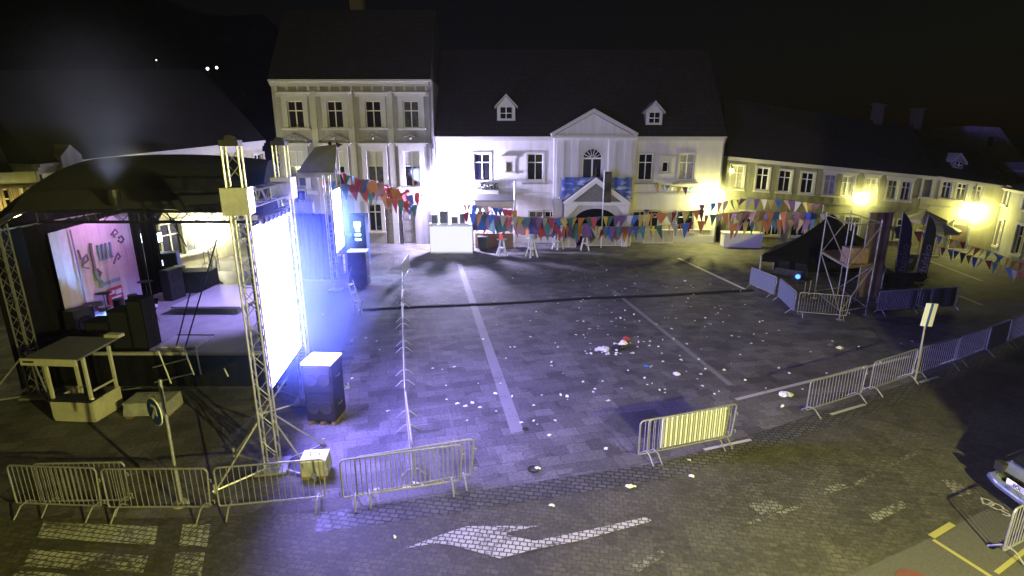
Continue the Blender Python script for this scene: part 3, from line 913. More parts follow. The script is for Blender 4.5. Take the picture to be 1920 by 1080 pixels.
# ================================================================== BARRIERS
def arcpts(cx, cz, r, a0, a1, n=5):
    return [(cx + r * math.cos(a0 + (a1 - a0) * i / n), 0, cz + r * math.sin(a0 + (a1 - a0) * i / n)) for i in range(n + 1)]
BL = 2.3
def make_barrier(nb_, name='crowd_barrier'):
    o = thing(name, 'x', 'barrier')
    r = .1
    b = MB()
    loop = arcpts(r, 1.1 - r, r, PI, PI / 2) + arcpts(BL - r, 1.1 - r, r, PI / 2, 0) + arcpts(BL - r, .2 + .04, .04, 0, -PI / 2, 3) + arcpts(.04, .24, .04, -PI / 2, -PI, 3)
    loop.append(loop[0])
    b.tube(loop, .02, 6, cap=False)
    b.build('frame', M['steel'], o, smooth=True)
    b = MB()
    for i in range(nb_):
        x = BL * (i + 1) / (nb_ + 1)
        b.tube([(x, 0, .2), (x, 0, 1.1)], .0085, 5)
    b.build('infill_bars', M['steel'], o)
    for x in (.22, BL - .22):
        b = MB()
        b.tube([(x, -.3, .016), (x, -.1, .2), (x, .0, .22), (x, .1, .2), (x, .3, .016)], .018, 6)
        b.build('foot', M['steel'], o)
    b = MB()
    for z in (.35, .85): b.tube([(BL, 0, z), (BL + .05, 0, z), (BL + .05, 0, z - .08)], .012, 5)
    b.build('hook', M['steel'], o)
    return o
_protos = {}
def barrier(pa, pb, label, group='crowd barriers around the square', nb_=17, z=0., stretch=True):
    pa, pb = Vector(pa), Vector(pb)
    d = pb - pa
    rz = math.atan2(d.y, d.x)
    if nb_ not in _protos:
        o = _protos[nb_] = make_barrier(nb_)
        o.location = (pa.x, pa.y, z); o.rotation_euler = (0, 0, rz); o['label'] = label; o['group'] = group
    else:
        o = dup(_protos[nb_], (pa.x, pa.y, z), rz, label, group)
    s = d.length / BL if stretch else 1
    o.scale = (max(.8, min(1.12, s)), 1, 1)
    return o
E = .008
def bpx(a, c, label, **k): return barrier(G(*a, E), G(*c, E), label, z=E, **k)
bpx((36, 958), (198, 964), 'steel crowd barrier leftmost of the front row by the zebra crossing')
bpx((208, 966), (402, 965), 'steel crowd barrier behind which the blue arrow sign pole stands')
bpx((414, 964), (616, 945), 'steel crowd barrier in front of the lattice tower foot and white ballast crate')
bpx((84, 955), (238, 952), 'steel crowd barrier set back behind the two leftmost front barriers')
bpx((645, 948), (912, 908), 'steel crowd barrier nearer of the doubled pair at the end of the fence line', nb_=24)
bpx((672, 942), (925, 896), 'steel crowd barrier further of the doubled pair at the end of the fence line', nb_=24)
# long line seen nearly end on
def Gt(x, y): p = G(x, y, 1.1); return Vector((p.x, p.y, E))
line = [Gt(772, 826), Gt(759, 724), Gt(756, 652), Gt(755, 602), Gt(753, 562), Gt(754, 533), Gt(754, 500)]
ords = ['first from the foreground', 'second from the foreground', 'third from the foreground', 'fourth from the foreground', 'fifth from the foreground', 'last before it turns a corner']
for i in range(6):
    a, c = line[i], line[i + 1]
    barrier(a, c, 'steel crowd barrier in the long line seen edge on, ' + ords[i], group='barriers in the long line across the plaza', z=E)
barrier(Gt(753, 494), Gt(769, 473), 'short looking steel barrier angled away at the far corner of the fence line', z=E)
barrier(Gt(688, 466), Gt(752, 478), 'steel barrier standing sideways behind the dark speaker box', z=E)
# right hand row
rr = [((1196, 866), (1372, 830)), ((1212, 863), (1386, 826)), ((1510, 781), (1618, 746)), ((1628, 741), (1710, 712)), ((1714, 711), (1787, 688)), ((1790, 686), (1852, 663)), ((1853, 662), (1882, 650)), ((1886, 650), (1930, 632))]
rl = ['steel barrier carrying the large pale board, front one of its pair', 'steel barrier close behind the one with the large pale board', 'steel barrier starting the run right of the gap in the kerb row', 'steel barrier just left of the small white sign post',
      'steel barrier just right of the small white sign post', 'dark steel barrier left of the small pale board', 'steel barrier holding the small pale board near the right edge', 'steel barrier beyond the small pale board at the right edge']
for (a, c), l in zip(rr, rl):
    if a[0] == 1853: a, c = (1840, 667), (1884, 648)
    bpx(a, c, l, group='crowd barriers along the kerb')
def board(a, c, zlo, zhi, label, offy=.035):
    A, B = G(*a, E), G(*c, E)
    d = B - A
    o = thing('barrier_board', label, 'board', (A.x, A.y, 0), math.atan2(d.y, d.x))
    b = MB(); b.bx(0, d.length, offy, offy + .012, zlo, zhi); b.build('sheet', M['coolboard'], o)
    b = MB()
    for x in (.06, d.length - .06):
        for z in (zlo + .08, zhi - .08): b.tube([(x, offy - .06, z), (x, offy + .03, z)], .008, 5)
    b.build('cable_tie', M['blackmetal'], o)
    return o
p0, p1 = Vector((1196, 866)), Vector((1372, 830))
board(tuple(p0 + (p1 - p0) * .24), tuple(p0 + (p1 - p0) * .93), .24, 1.05, 'large pale board tied inside the bars of the kerb barrier')
board((1843, 665), (1880, 650), .2, 1.1, 'small pale board tied to the kerb barrier near the right edge', -.06)
# round the mixing tower
bpx((1494, 592), (1588, 600), 'steel barrier standing in front of the scaffold tower', group='barriers round the mixing tower')
bpx((1642, 590), (1715, 584), 'dark barrier right of the scaffold tower, left one of the two', group='barriers round the mixing tower', nb_=24)
bpx((1719, 584), (1792, 578), 'dark barrier right of the scaffold tower, right one of the two', group='barriers round the mixing tower', nb_=24)
for a, c, l in (((1405, 538), (1452, 560), 'grey mesh covered barrier panel left of the mixing desk, far one'), ((1458, 562), (1492, 596), 'grey mesh covered barrier panel left of the mixing desk, near one')):
    o = bpx(a, c, l, group='barriers round the mixing tower')
    MB().bx(.03, BL - .03, -.045, -.03, .22, 1.08).build('mesh_cover', M['mesh'], o)
A, B = G(1645, 590, E), G(1790, 580, E); d = B - A
o = thing('barrier_cover', 'dark green mesh cloth hung along the barriers right of the scaffold', 'mesh cloth', (A.x, A.y, 0), math.atan2(d.y, d.x))
b = MB(); n = 30
for i in range(n):
    x0, x1 = d.length * i / n, d.length * (i + 1) / n; y0, y1 = .07 + .02 * math.sin(i * 1.3), .07 + .02 * math.sin((i + 1) * 1.3)
    b.poly([(x0, y0, .15), (x1, y1, .15), (x1, y1, 1.06), (x0, y0, 1.06)])
b.build('cloth', M['darkmesh'], o)
# barrier standing end-on at the lower right
a = G(1876, 1050, .012)
barrier(a, a + Vector((math.cos(R(24)), math.sin(R(24)), 0)) * 1.95, 'bent looking barrier standing by the yellow parking line beside the silver car', z=.012)
# pipe railing at the far end of the stage
def railing(name, label, A, B, zs, nposts, cat='railing', r=.025):
    d = B - A
    o = thing(name, label, cat, (A.x, A.y, A.z), math.atan2(d.y, d.x))
    for i in range(nposts):
        x = d.length * i / (nposts - 1)
        MB().tube([(x, 0, 0), (x, 0, max(zs) + .02)], r, 6).build('post', M['steel'], o)
    for z in zs: MB().tube([(-.05, 0, z), (d.length + .05, 0, z)], r * .9, 6).build('rail', M['steel'], o)
    return o
railing('pipe_railing', 'pale pipe railing between the two glaring light panels', G(582, 522), G(652, 520), (.35, .75, 1.15), 3)

# ================================================================== TRUSS
def truss(b, p, q, w=.3, step=.35, rc=.024, rd=.011, side=None):
    p, q = Vector(p), Vector(q)
    d = (q - p); L_ = d.length; d.normalize()
    a = side.normalized() if side else (d.cross(Vector((0, 0, 1))) if abs(d.z) < .9 else Vector((1, 0, 0)))
    a.normalize(); c = d.cross(a)
    cr = [a * x * w / 2 + c * y * w / 2 for x, y in ((-1, -1), (1, -1), (1, 1), (-1, 1))]
    for k in cr: b.tube([p + k, q + k], rc, 6)
    n = max(2, int(L_ / step))
    for i in range(n):
        s0, s1 = p + d * (L_ * i / n), p + d * (L_ * (i + 1) / n)
        for k in range(4):
            u, v = cr[k], cr[(k + 1) % 4]
            if i % 2: u, v = v, u
            b.tube([s0 + u, s1 + v], rd, 4, cap=False)
            if i % 4 == 0: b.tube([s0 + u, s0 + v], rd, 4, cap=False)

def tower(x, y, h, label, out=True, rz=0., block=None, od=None, mm='alu'):
    o = thing('truss_tower', label, 'truss tower', (x, y, E), rz, 'lattice towers of the stage')
    b = MB(); truss(b, (0, 0, .1), (0, 0, h)); b.build('lattice_mast', M[mm], o)
    MB().box((0, 0, .05), (.7, .7, .05)).build('base_plate', M['steel'], o)
    if out:
        for a in od or (35, 145, 215, 325):
            v = Vector((math.cos(R(a)), math.sin(R(a)), 0))
            b = MB(); b.tube([v * .2 + Vector((0, 0, .06)), v * 1.35 + Vector((0, 0, .06))], .025, 6); b.tube([v * .17 + Vector((0, 0, 1.35)), v * 1.25 + Vector((0, 0, .08))], .022, 6)
            b.tube([v * 1.3 + Vector((0, 0, .0)), v * 1.3 + Vector((0, 0, .22))], .03, 6)
            b.build('outrigger', M['alu'], o)
    if block:
        b = MB()
        for sx in (-.24, .24): b.bx(sx - .015, sx + .015, -.26, .26, block - .28, block + .28)
        for sy in (-.24, .24): b.bx(-.26, .26, sy - .015, sy + .015, block - .28, block + .28)
        b.build('sleeve_block', M['alu'], o)
        b = MB(); b.box((0, 0, h + .06), (.36, .36, .12)); b.tube([(0, -.1, h + .12), (0, .1, h + .12)], .1, 10); b.build('head_block', M['blackmetal'], o)
    return o
T1 = Vector((G(513, 878).x, G(513, 878).y, 0))
T2 = Vector((-6.15, 14.6, 0))
T3 = Vector((-14.55, 15.0, 0))
T4 = Vector((-15.2, 26.6, 0))
T5 = Vector((-9.3, 27.2, 0))
tower(T1.x, T1.y, 7.45, 'tall aluminium lattice tower in front, on splayed outriggers beside the glaring panel', rz=R(12), block=6.35)
tower(T2.x, T2.y, 7.45, 'aluminium lattice tower rising right behind the glaring panel', block=6.35, rz=R(6))
tower(T3.x, T3.y, 5.3, 'dim aluminium lattice tower at the left edge behind the white booth', rz=R(4), od=(200, 320), mm='shadealu')
tower(T4.x, T4.y, 5.2, 'lattice tower at the back of the stage beside the pale wall', out=False)
tower(T5.x, T5.y, 6.0, 'lattice tower at the far stage corner by the second light panel', out=False)
def beam(p, q, label, w=.3, extra=None):
    o = thing('truss_beam', label, 'truss beam', p, 0, 'truss beams over the stage')
    b = MB(); truss(b, (0, 0, 0), Vector(q) - Vector(p), w); b.build('lattice', M['alu'], o)
    return o
beam((T1.x - .05, T1.y + .28, 6.35), (T2.x + .02, T2.y - .28, 6.35), 'short truss beam joining the two near lattice towers', .34)

# ================================================================== GLARING LIGHT PANELS
M['glare'] = emitter('stage_panel_glow', (.29, .235, 1.0), 135)
M['glarefar'] = emitter('far_panel_glow', (.4, .5, 1.0), 45)
def panel(A, B, z0, z1, label, m, mback):
    d = B - A
    o = thing('light_panel', label, 'light panel', (A.x, A.y, z0), math.atan2(d.y, d.x))
    L_ = d.length
    MB().bx(.02, L_ - .02, -.075, -.06, .02, z1 - z0 - .02).build('lit_face', m, o)
    b = MB(); b.bx(0, L_, -.058, .05, 0, z1 - z0)
    b.build('cabinet', M['blackmetal'], o)
    b = MB()
    for x in (.3, L_ - .3): b.tube([(x, 0, z1 - z0), (x, 0, z1 - z0 + .45)], .02, 6)
    b.build('hanging_strap', M['steel'], o)
    return o
dd = (T2 - T1).normalized()
panel(T1 + dd * .3, T2 - dd * .3, 1.9, 5.75, 'huge glaring white blue light panel hung between the two near lattice towers', M['glare'], M['glare'])
P5 = onY(628, 420, 29.4); P5b = onY(652, 420, 29.4)
panel(Vector((-9.35, 27.7, 0)), Vector((-9.7, 30.2, 0)), 1.9, 5.15, 'distant glaring white light strip at the far side of the stage', M['glarefar'], M['glarefar'])
# small row of lamps under the beam
o = thing('lamp_bar', 'bar of small white lamps hanging under the short truss beam', 'lamp bar', (T1.x + .15, T1.y + .5, 5.95), math.atan2(T2.y - T1.y, T2.x - T1.x))
MB().tube([(0, 0, 0), (2.4, 0, 0)], .025, 6).build('bar', M['blackmetal'], o)
lm = emitter('small_lamp_glow', (.8, .82, 1), 7)
for i in range(7):
    b = MB(); b.lathe([(.05, -.1), (.085, 0), (.085, .06)], (.2 + i * .34, 0, -.1), 10); h = b.build('lamp_can', M['blackmetal'], o)
    MB().ball((.2 + i * .34, 0, -.2), .06, 8).build('bulb', lm, h)

# ================================================================== STAGE
DZ = 1.2
o = thing('stage_platform', 'raised stage floor lit violet, with a black skirt along its edge', 'stage', (0, 0, 0))
dk = [(-15.3, 15.6), (-7.2, 15.6), (-11.2, 26.6), (-15.6, 26.6)]
b = MB(); b.prism([(x, y, DZ - .1) for x, y in dk], (0, 0, .1)); b.build('deck', M['deck'], o)
b = MB()
sk = [(-15.3, 15.63), (-7.23, 15.63), (-11.23, 26.57)]
for p, q in zip(sk[:-1], sk[1:]):
    p, q = Vector((*p, 0)), Vector((*q, 0)); n = 60; e = q - p; nrm = Vector((e.y, -e.x, 0)).normalized()
    for i in range(n):
        a_, c_ = p + e * (i / n) - nrm * (.04 + .02 * math.sin(i * 1.7)), p + e * ((i + 1) / n) - nrm * (.04 + .02 * math.sin((i + 1) * 1.7))
        b.poly([(a_.x, a_.y, .01), (c_.x, c_.y, .01), (c_.x, c_.y, DZ - .11), (a_.x, a_.y, DZ - .11)])
b.build('skirt', M['black'], o)
b = MB()
for i in range(1, 6): b.tube([(-15 + i * 1.4, 15.9, 0), (-15 + i * 1.4, 15.9, DZ - .1)], .03, 6)
b.build('support_leg', M['alu'], o)
b = MB(); b.prism([(-15.2, 15.66, DZ + .004), (-11.4, 15.66, DZ + .004), (-12.6, 17.6, DZ + .004), (-14.9, 21.6, DZ + .004), (-15.3, 21.6, DZ + .004)], (0, 0, .012)); b.build('black_floor_mat', M['black'], o)
# hand rails with posts in front of the skirt
def pl(px, py, Y=15.2): return onY(px, py, Y)
hr = thing('stair_railing', 'thin white hand rails leaning in front of the black stage skirt', 'railing', (0, 0, 0))
for a, c in (((297, 658), (321, 719)), ((343, 650), (364, 703)), ((365, 643), (377, 702)), ((420, 690), (428, 706))):
    MB().tube([pl(*a), pl(*c)], .022, 6).build('post', M['whiteplastic'], hr)
for a, c in (((287, 689), (350, 673)), ((290, 717), (362, 700)), ((230, 731), (264, 727))):
    MB().tube([pl(*a), pl(*c)], .02, 6).build('rail', M['steel'], hr)
# riser
a, c = G(276, 562, DZ + .35), G(362, 556, DZ + .35)
o = thing('drum_riser', 'pale square riser lying on the stage floor', 'riser', (-12.9, 19.9, DZ))
b = MB(); b.prism([(-.15, -.4, .22), (2.5, -.4, .22), (2.5, 2.9, .22), (-.15, 2.9, .22)], (0, 0, .08)); b.build('top', M['riser'], o)
for x in (0, 2.35):
    for y in (-.3, 2.8): MB().tube([(x, y, 0), (x, y, .22)], .03, 6).build('leg', M['alu'], o)
o = thing('stage_plate', 'pale ply plate on the stage edge, lowest bright panel', 'plate', (-11.35, 15.95, DZ))
MB().bx(0, 1.25, 0, 1.05, .004, .05).build('top', M['riser'], o); MB().bx(0, 1.25, 1.06, 1.1, .0, .07).build('edge_strip', M['blackmetal'], o)
# back drapes
def drape(name, label, A, B, z0, z1, m, n=70, amp=.06, f=.9):
    A, B = Vector(A), Vector(B); d = B - A
    o = thing(name, label, 'curtain', (A.x, A.y, z0), math.atan2(d.y, d.x))
    b = MB(); L_ = d.length
    pts = [(L_ * i / n, amp * math.sin(i * f) + amp * .4 * math.sin(i * 2.3)) for i in range(n + 1)]
    for i in range(n):
        b.poly([(*pts[i], 0), (*pts[i + 1], 0), (*pts[i + 1], z1 - z0), (*pts[i], z1 - z0)])
    b.build('cloth', m, o)
    MB().tube([(0, 0, z1 - z0), (L_, 0, z1 - z0)], .03, 6).build('hanging_bar', M['steel'], o)
    return o
drape('back_curtain', 'black curtain closing the back of the stage round the lit banner', (-15.35, 15.3, 0), (-15.6, 22.2, 0), .05, 5.0, M['black'], amp=.04)
drape('side_curtain', 'black curtain between the banner and the open stage side', (-15.62, 22.25, 0), (-15.25, 22.75, 0), .05, 5.0, M['black'], n=16)
A_, B_ = onY(548, 400, 28.6), onY(626, 400, 28.4)
drape('wing_curtain', 'dark curtain wall between the big panel and the distant light strip', (A_.x, 28.6, 0), (B_.x, 28.4, 0), .3, A_.z, mat('blue_black_cloth', (.02, .025, .06), .9, noise=.3), n=40)
# banner
o = thing('stage_banner', 'tall pale banner with dark flourished lettering and a red box, lit violet and cyan', 'banner', (-15.05, 17.15, 1.35), PI / 2)
WB, HB = 3.75, 3.35
bw = mat('banner_cloth', (.5, .48, .56), .7, noise=.12, scale=3)
b = MB(); n = 60
pts = [(WB * i / n, .01 * math.sin(i * .8) + .005 * math.sin(i * 2.1)) for i in range(n + 1)]
for i in range(n):
    b.poly([(*pts[i], 0), (*pts[i + 1], 0), (*pts[i + 1], HB + .25 * i / n), (*pts[i], HB + .25 * i / n)])
b.build('cloth', bw, o)
ink = mat('banner_ink', (.16, .1, .2), .7, noise=.2); inkb = mat('banner_blue_ink', (.16, .26, .42), .7, noise=.2)
y = -.08
MB().bx(.78, .84, y, y + .012, 0, HB).build('dark_seam', ink, o)
b = MB()
def stroke(bb, pts_, r): bb.tube([(p[0], y, p[1]) for p in pts_], r, 6)
stroke(b, [(.95, 2.62), (1.0, 2.3), (1.15, 2.12), (1.3, 2.2), (1.28, 2.4), (1.12, 2.3), (1.0, 2.0), (1.25, 1.9)], .035)
stroke(b, [(1.55, 2.75), (1.5, 2.4), (1.52, 2.0), (1.5, 1.7), (1.62, 1.5), (1.75, 1.62), (1.6, 1.78)], .05)
stroke(b, [(2.75, 2.75), (2.7, 2.95), (2.85, 3.05), (2.95, 2.9), (2.8, 2.85), (2.6, 2.9)], .03)
stroke(b, [(2.9, 2.6), (3.05, 2.5), (3.2, 2.6), (3.1, 2.75), (2.95, 2.7)], .035)
stroke(b, [(2.45, 1.8), (2.6, 2.0), (2.75, 2.15), (2.85, 2.0), (2.7, 1.92)], .03)
b.build('flourished_lettering', ink, o)
b = MB()
for i in range(4): stroke(b, [(1.85 + i * .2, 2.62), (1.84 + i * .2, 2.3), (1.86 + i * .2, 2.05)], .045)
stroke(b, [(1.5, 1.75), (1.55, 1.45), (1.7, 1.3), (1.62, 1.1)], .06)
b.build('pale_lettering', inkb, o)
b = MB(); b.bx(1.75, 2.12, y, y + .012, 1.12, 1.25); b.bx(2.2, 2.62, y, y + .012, 1.12, 1.25); b.bx(1.05, 1.6, y, y + .012, .32, .4)
b.build('grey_line', inkb, o)
MB().bx(1.85, 2.62, y - .002, y + .01, .28, .95).build('red_box', FLAG['red'], o)
b = MB(); b.bx(1.93, 2.2, y - .012, y - .004, .72, .86); b.bx(2.25, 2.55, y - .012, y - .004, .66, .84); b.bx(2.0, 2.5, y - .012, y - .004, .52, .6)
b.build('white_lettering', M['signwhite'], o)
# canopy: arched dark tarpaulin on eaves bars
o = thing('stage_canopy', 'broad dark arched canopy covering the stage', 'canopy', (0, 0, 0))
b = MB(); n = 14; x0, x1 = -15.9, -7.0
for side in (0,):
    prof = []
    for i in range(n + 1):
        t = i / n
        yy = 15.0 + 9.0 * t
        zz = 5.75 + 1.4 * math.sin(PI * t) ** .7
        prof.append((yy, zz))
    def zx(x): return -.25 * ((x - x0) / (x1 - x0) - .55) ** 2 * 4 - 1.25 * max(0, (-14.1 - x) / 1.8) ** 1.3
    m_ = 20
    def fx(x, yy): # the far end of the cover is cut back at a slant
        return x0 + (x - x0) * (1 - .36 * max(0, (yy - 15.0) / 9.0))
    for j in range(m_):
        xa, xb = x0 + (x1 - x0) * j / m_, x0 + (x1 - x0) * (j + 1) / m_
        for i in range(n):
            b.poly([(fx(x_, prof[q_][0]), prof[q_][0], prof[q_][1] + zx(x_)) for x_, q_ in ((xa, i), (xb, i), (xb, i + 1), (xa, i + 1))])
b.build('cover', M['tarp'], o, smooth=True)
b = MB()
for xx in (x0, x1): # end gables of cloth down to the eaves
    zl_ = 5.3 if xx > -10 else 4.0; b = MB(); b.poly([(xx, 15.0, zl_)] + [(fx(xx, p[0]), p[0], p[1] + zx(xx) - .004) for p in prof] + [(fx(xx, 24.0), 24.0, zl_)])
    b.build('end_cloth', M['black'], o)
b = MB()
truss(b, (-13.4, 15.2, 5.5), (x1 - .3, 15.2, 5.5)); b.build('eaves_truss', M['blackmetal'], o)
b = MB(); truss(b, (-13.6, 23.8, 5.3), (x1 - 3.6, 23.8, 5.3)); b.build('eaves_truss', M['alu'], o)
b = MB()
for a, c in (((407, 448), (346, 656)), ((358, 543), (329, 655))): b.tube([onY(*a, 16.4), onY(*c, 16.0)], .022, 6)
b.tube([onY(312, 397, 26), onY(350, 463, 26)], .03, 6)
b.build('guy_strut', M['blackmetal'], o)
# stage lamps hanging on the far truss
lampw = emitter('stage_lamp_glow', (.95, .97, 1), 12)
for i, px in enumerate((345, 356, 367, 379, 391)):
    p = onY(px, 386, 23.7)
    o = thing('stage_lamp', 'white stage lamp hanging under the far canopy truss', 'stage lamp', p, R(i * 5), 'stage lamps in a row under the canopy')
    b = MB(); b.lathe([(.07, .16), (.12, .1), (.13, -.12)], (0, 0, 0), 10); b.build('housing', M['blackmetal'], o)
    MB().tube([(-.15, 0, 0), (-.15, 0, .22), (.15, 0, .22), (.15, 0, 0)], .015, 5).build('yoke', M['blackmetal'], o)
    MB().lathe([(.11, -.13), (.1, -.15)], (0, 0, 0), 10).build('lens', lampw, o)
# musicians' gear
def amp(name, label, x, y, z, w, d, h, m=M['case'], cones=1, rz=0., knobs=True, cat='amplifier', group=None):
    o = thing(name, label, cat, (x, y, z), rz, group)
    b = MB(); b.bx(-w / 2, w / 2, -d / 2, d / 2, .03, h)
    b.build('cabinet', m, o)
    g = MB(); g.bx(-w / 2 + .04, w / 2 - .04, -d / 2 - .015, -d / 2 - .003, .08, h - .06); gr = g.build('front_grille', M['grille'], o)
    for i in range(cones):
        zc = .08 + (h - .14) * (i + .5) / cones
        MB().lathe([(min(w, (h - .1) / cones) * .38, 0), (min(w, (h - .1) / cones) * .36, -.02), (.06, .012)], (0, -d / 2 - .02, zc), 18, axis='Y').build('cone', M['rubber'], gr)
    b = MB()
    for sx in (-1, 1):
        b.tube([(sx * (w / 2 + .01), -.1, h * .6), (sx * (w / 2 + .04), 0, h * .6), (sx * (w / 2 + .01), .1, h * .6)], .014, 5)
    b.build('handle', M['blackmetal'], o)
    b = MB()
    for sx in (-1, 1):
        for sy in (-1, 1): b.ball((sx * (w / 2 - .06), sy * (d / 2 - .06), .03), .03, 6)
    b.build('rubber_foot', M['rubber'], o)
    return o
gx = [(-14.5, 16.0, .75, .3), (-13.75, 16.05, .7, .5), (-13.0, 16.1, .75, .95), (-12.3, 16.1, .62, 1.3), (-11.72, 16.1, .5, 1.65)]
gl = ['flat black flight case at the left end of the dark row on the stage edge', 'low black flight case second from the left in the dark row', 'waist high black case in the middle of the dark row', 'black case just right of the middle one in the dark row', 'tallest black case at the right end of the dark row']
for (x, y, w, h), l in zip(gx, gl): amp('flight_case', l, x, y, DZ, w, .6, h, m=M['black'], cones=0, cat='case', group='black cases along the stage edge')
# drum kit silhouette
o = thing('drum_kit', 'dark drum kit with raised cymbals in front of the lit banner', 'drum kit', (-13.9, 18.4, DZ), R(70))
b = MB(); b.lathe([(.3, -.22), (.31, -.2), (.31, .2), (.3, .22)], (0, 0, .36), 20, axis='Y'); b.build('bass_drum', M['case'], o)
for x, z, r in ((-.28, .88, .17), (.24, .9, .16)):
    MB().lathe([(r, -.13), (r, .13)], (x, -.05, z), 16).build('tom', M['case'], o)
MB().lathe([(.22, 0), (.22, .42)], (.62, .25, .25), 16).build('floor_tom', M['case'], o)
MB().lathe([(.19, 0), (.19, .15)], (-.55, .3, .62), 16).build('snare', M['alu'], o)
for x, y_, z in ((-.75, -.1, 1.35), (.75, -.1, 1.4), (-.95, .25, 1.0)):
    b = MB(); b.lathe([(.01, .02), (.1, .015), (.26, 0), (.1, -.0)], (x, y_, z), 18); c = b.build('cymbal', M['bronze'], o)
    MB().tube([(x, y_, 0), (x, y_, z)], .014, 5).build('stand', M['blackmetal'], c)
amp('guitar_amplifier', 'dark amplifier standing below the right side of the banner', -14.2, 21.6, DZ, .75, .4, 1.3, cones=2, rz=R(80))
amp('bass_amplifier', 'dark amplifier left of the drum kit under the banner', -14.5, 17.0, DZ, .7, .4, 1.0, cones=1, rz=R(80))
# equipment at the far side of the stage
p = G(322, 532, DZ)
o = amp('rack_case', 'blue lit equipment rack with two small bright meters on stage', p.x, p.y, DZ, .9, .6, 1.5, m=mat('blue_rack', (.06, .09, .3), .5), cones=0, rz=R(20), cat='rack')
b = MB(); b.bx(-.25, -.12, -.34, -.32, .95, 1.2); b.bx(-.2, -.08, -.34, -.32, .45, .65); b.build('meter', emitter('rack_meter', (.8, .9, 1), 3), o)
p = G(343, 546, DZ)
o = thing('lighting_stand', 'slim white pillar with a black zigzag pattern on the stage', 'pillar', (p.x, p.y, DZ), R(15))
MB().bx(-.2, .2, -.2, .2, .0, 1.15).build('column', M['white'], o)
b = MB()
for i in range(5): b.tube([(-.2, -.21, .1 + i * .2), (.0, -.21, .2 + i * .2), (.2, -.21, .1 + i * .2)], .03, 4)
b.build('zigzag_band', M['blackmetal'], o)
p = G(374, 545, DZ)
amp('monitor_speaker', 'squat dark speaker cabinet right of the zigzag pillar', p.x, p.y, DZ, 1.4, .9, .95, m=M['case'], cones=1, rz=R(10), cat='speaker')
p = onY(283, 440, 25.6)
o = thing('lit_lantern', 'bright greenish white lantern box hanging at the back of the stage', 'lantern', (p.x, p.y, p.z), R(10))
MB().bx(-.38, .38, -.2, .2, -.35, .1).build('glow_box', emitter('lantern_glow', (.8, 1, .95), 9), o)
b = MB(); b.bx(-.42, .42, -.24, .24, .1, .18); b.tube([(0, 0, .18), (0, 0, 1.2)], .02, 5)
for i in range(6): b.tube([(-.4 + i * .16, -.22, .18), (-.36 + i * .16, -.22, .75)], .018, 4)
b.build('hanger', M['steel'], o)
p = G(278, 560, DZ)
o = thing('stage_stool', 'pale small stool at the left edge of the riser', 'stool', (-13.15, 18.6, DZ))
MB().lathe([(.17, .55), (.2, .58), (.2, .62), (.17, .64)], (0, 0, 0), 16).build('seat', M['whiteplastic'], o)
for k in range(3):
    a = k * 2.09; MB().tube([(.05 * math.cos(a), .05 * math.sin(a), .55), (.22 * math.cos(a), .22 * math.sin(a), 0)], .015, 5).build('leg', M['steel'], o)
for i, (px, py) in enumerate(((398, 520), (404, 548), (385, 500), (412, 535))):
    p = G(px, py, DZ)
    o = thing('microphone_stand', 'thin microphone stand on the bright side of the stage floor', 'stand', (p.x, p.y, DZ), R(i * 70), 'microphone stands on the stage')
    MB().tube([(0, 0, .02), (0, 0, 1.35)], .014, 5).build('pole', M['blackmetal'], o)
    MB().tube([(0, 0, 1.35), (.45, 0, 1.6)], .012, 5).build('boom', M['blackmetal'], o)
    for k in range(3):
        a = k * 2.09; MB().tube([(0, 0, .25), (.3 * math.cos(a), .3 * math.sin(a), 0)], .012, 5).build('leg', M['blackmetal'], o)

# ================================================================== SPEAKERS BESIDE THE STAGE
def sub_stack(name, label, p, w, d, h, rz, top):
    o = thing(name, label, 'speaker stack', (p.x, p.y, E), rz)
    n = 2
    for i in range(n):
        z0 = .12 + (h - .12) * i / n; z1 = .12 + (h - .12) * (i + 1) / n - .015
        c = MB().bx(-w / 2, w / 2, -d / 2, d / 2, z0, z1).build('cabinet', M['case'], o)
        MB().bx(-w / 2 + .04, w / 2 - .04, -d / 2 - .02, -d / 2 - .003, z0 + .05, z1 - .05).build('grille', M['grille'], c)
        for sx in (-.22, .22):
            MB().lathe([(.19, 0), (.18, -.02), (.05, .01)], (sx * w, -d / 2 - .024, (z0 + z1) / 2), 20, axis='Y').build('cone', M['rubber'], c)
        for sx in (-1, 1): MB().tube([(sx * (w / 2 + .005), -.12, (z0 + z1) / 2), (sx * (w / 2 + .05), 0, (z0 + z1) / 2), (sx * (w / 2 + .005), .12, (z0 + z1) / 2)], .018, 5).build('handle', M['steel'], c)
    MB().bx(-w / 2 - .02, w / 2 + .02, -d / 2 - .02, d / 2 + .02, h, h + .05).build('lit_top', top, o)  # pale top colour stands in for light falling on the dark cabinets
    b = MB()
    for sx in (-.4, 0, .4): b.bx(sx * w - .05, sx * w + .05, -d / 2, d / 2, 0, .1)
    b.build('pallet', M['wood'], o)
    return o
p = G(604, 800)
sub_stack('speaker_stack', 'big dark speaker stack with top coloured pale as lit in front of the glaring panel', p + Vector((0, .45, 0)), .8, .75, 1.78, R(-4), M['white'])
p = G(672, 541)
sub_stack('speaker_stack', 'dark speaker box with top coloured white as lit and white base standing mid plaza', p + Vector((0, .4, 0)), .95, .8, 1.95, R(4), M['white'])
p = G(676, 490)
o = amp('lit_cabinet', 'tall blue lit cabinet with three cyan lamps behind the dark speaker box', p.x, p.y + .3, E, 1.05, .8, 3.1, m=mat('blue_cabinet', (.05, .1, .32), .5), cones=0, cat='cabinet')
cy = emitter('cyan_lamp', (.35, .85, 1), 16)
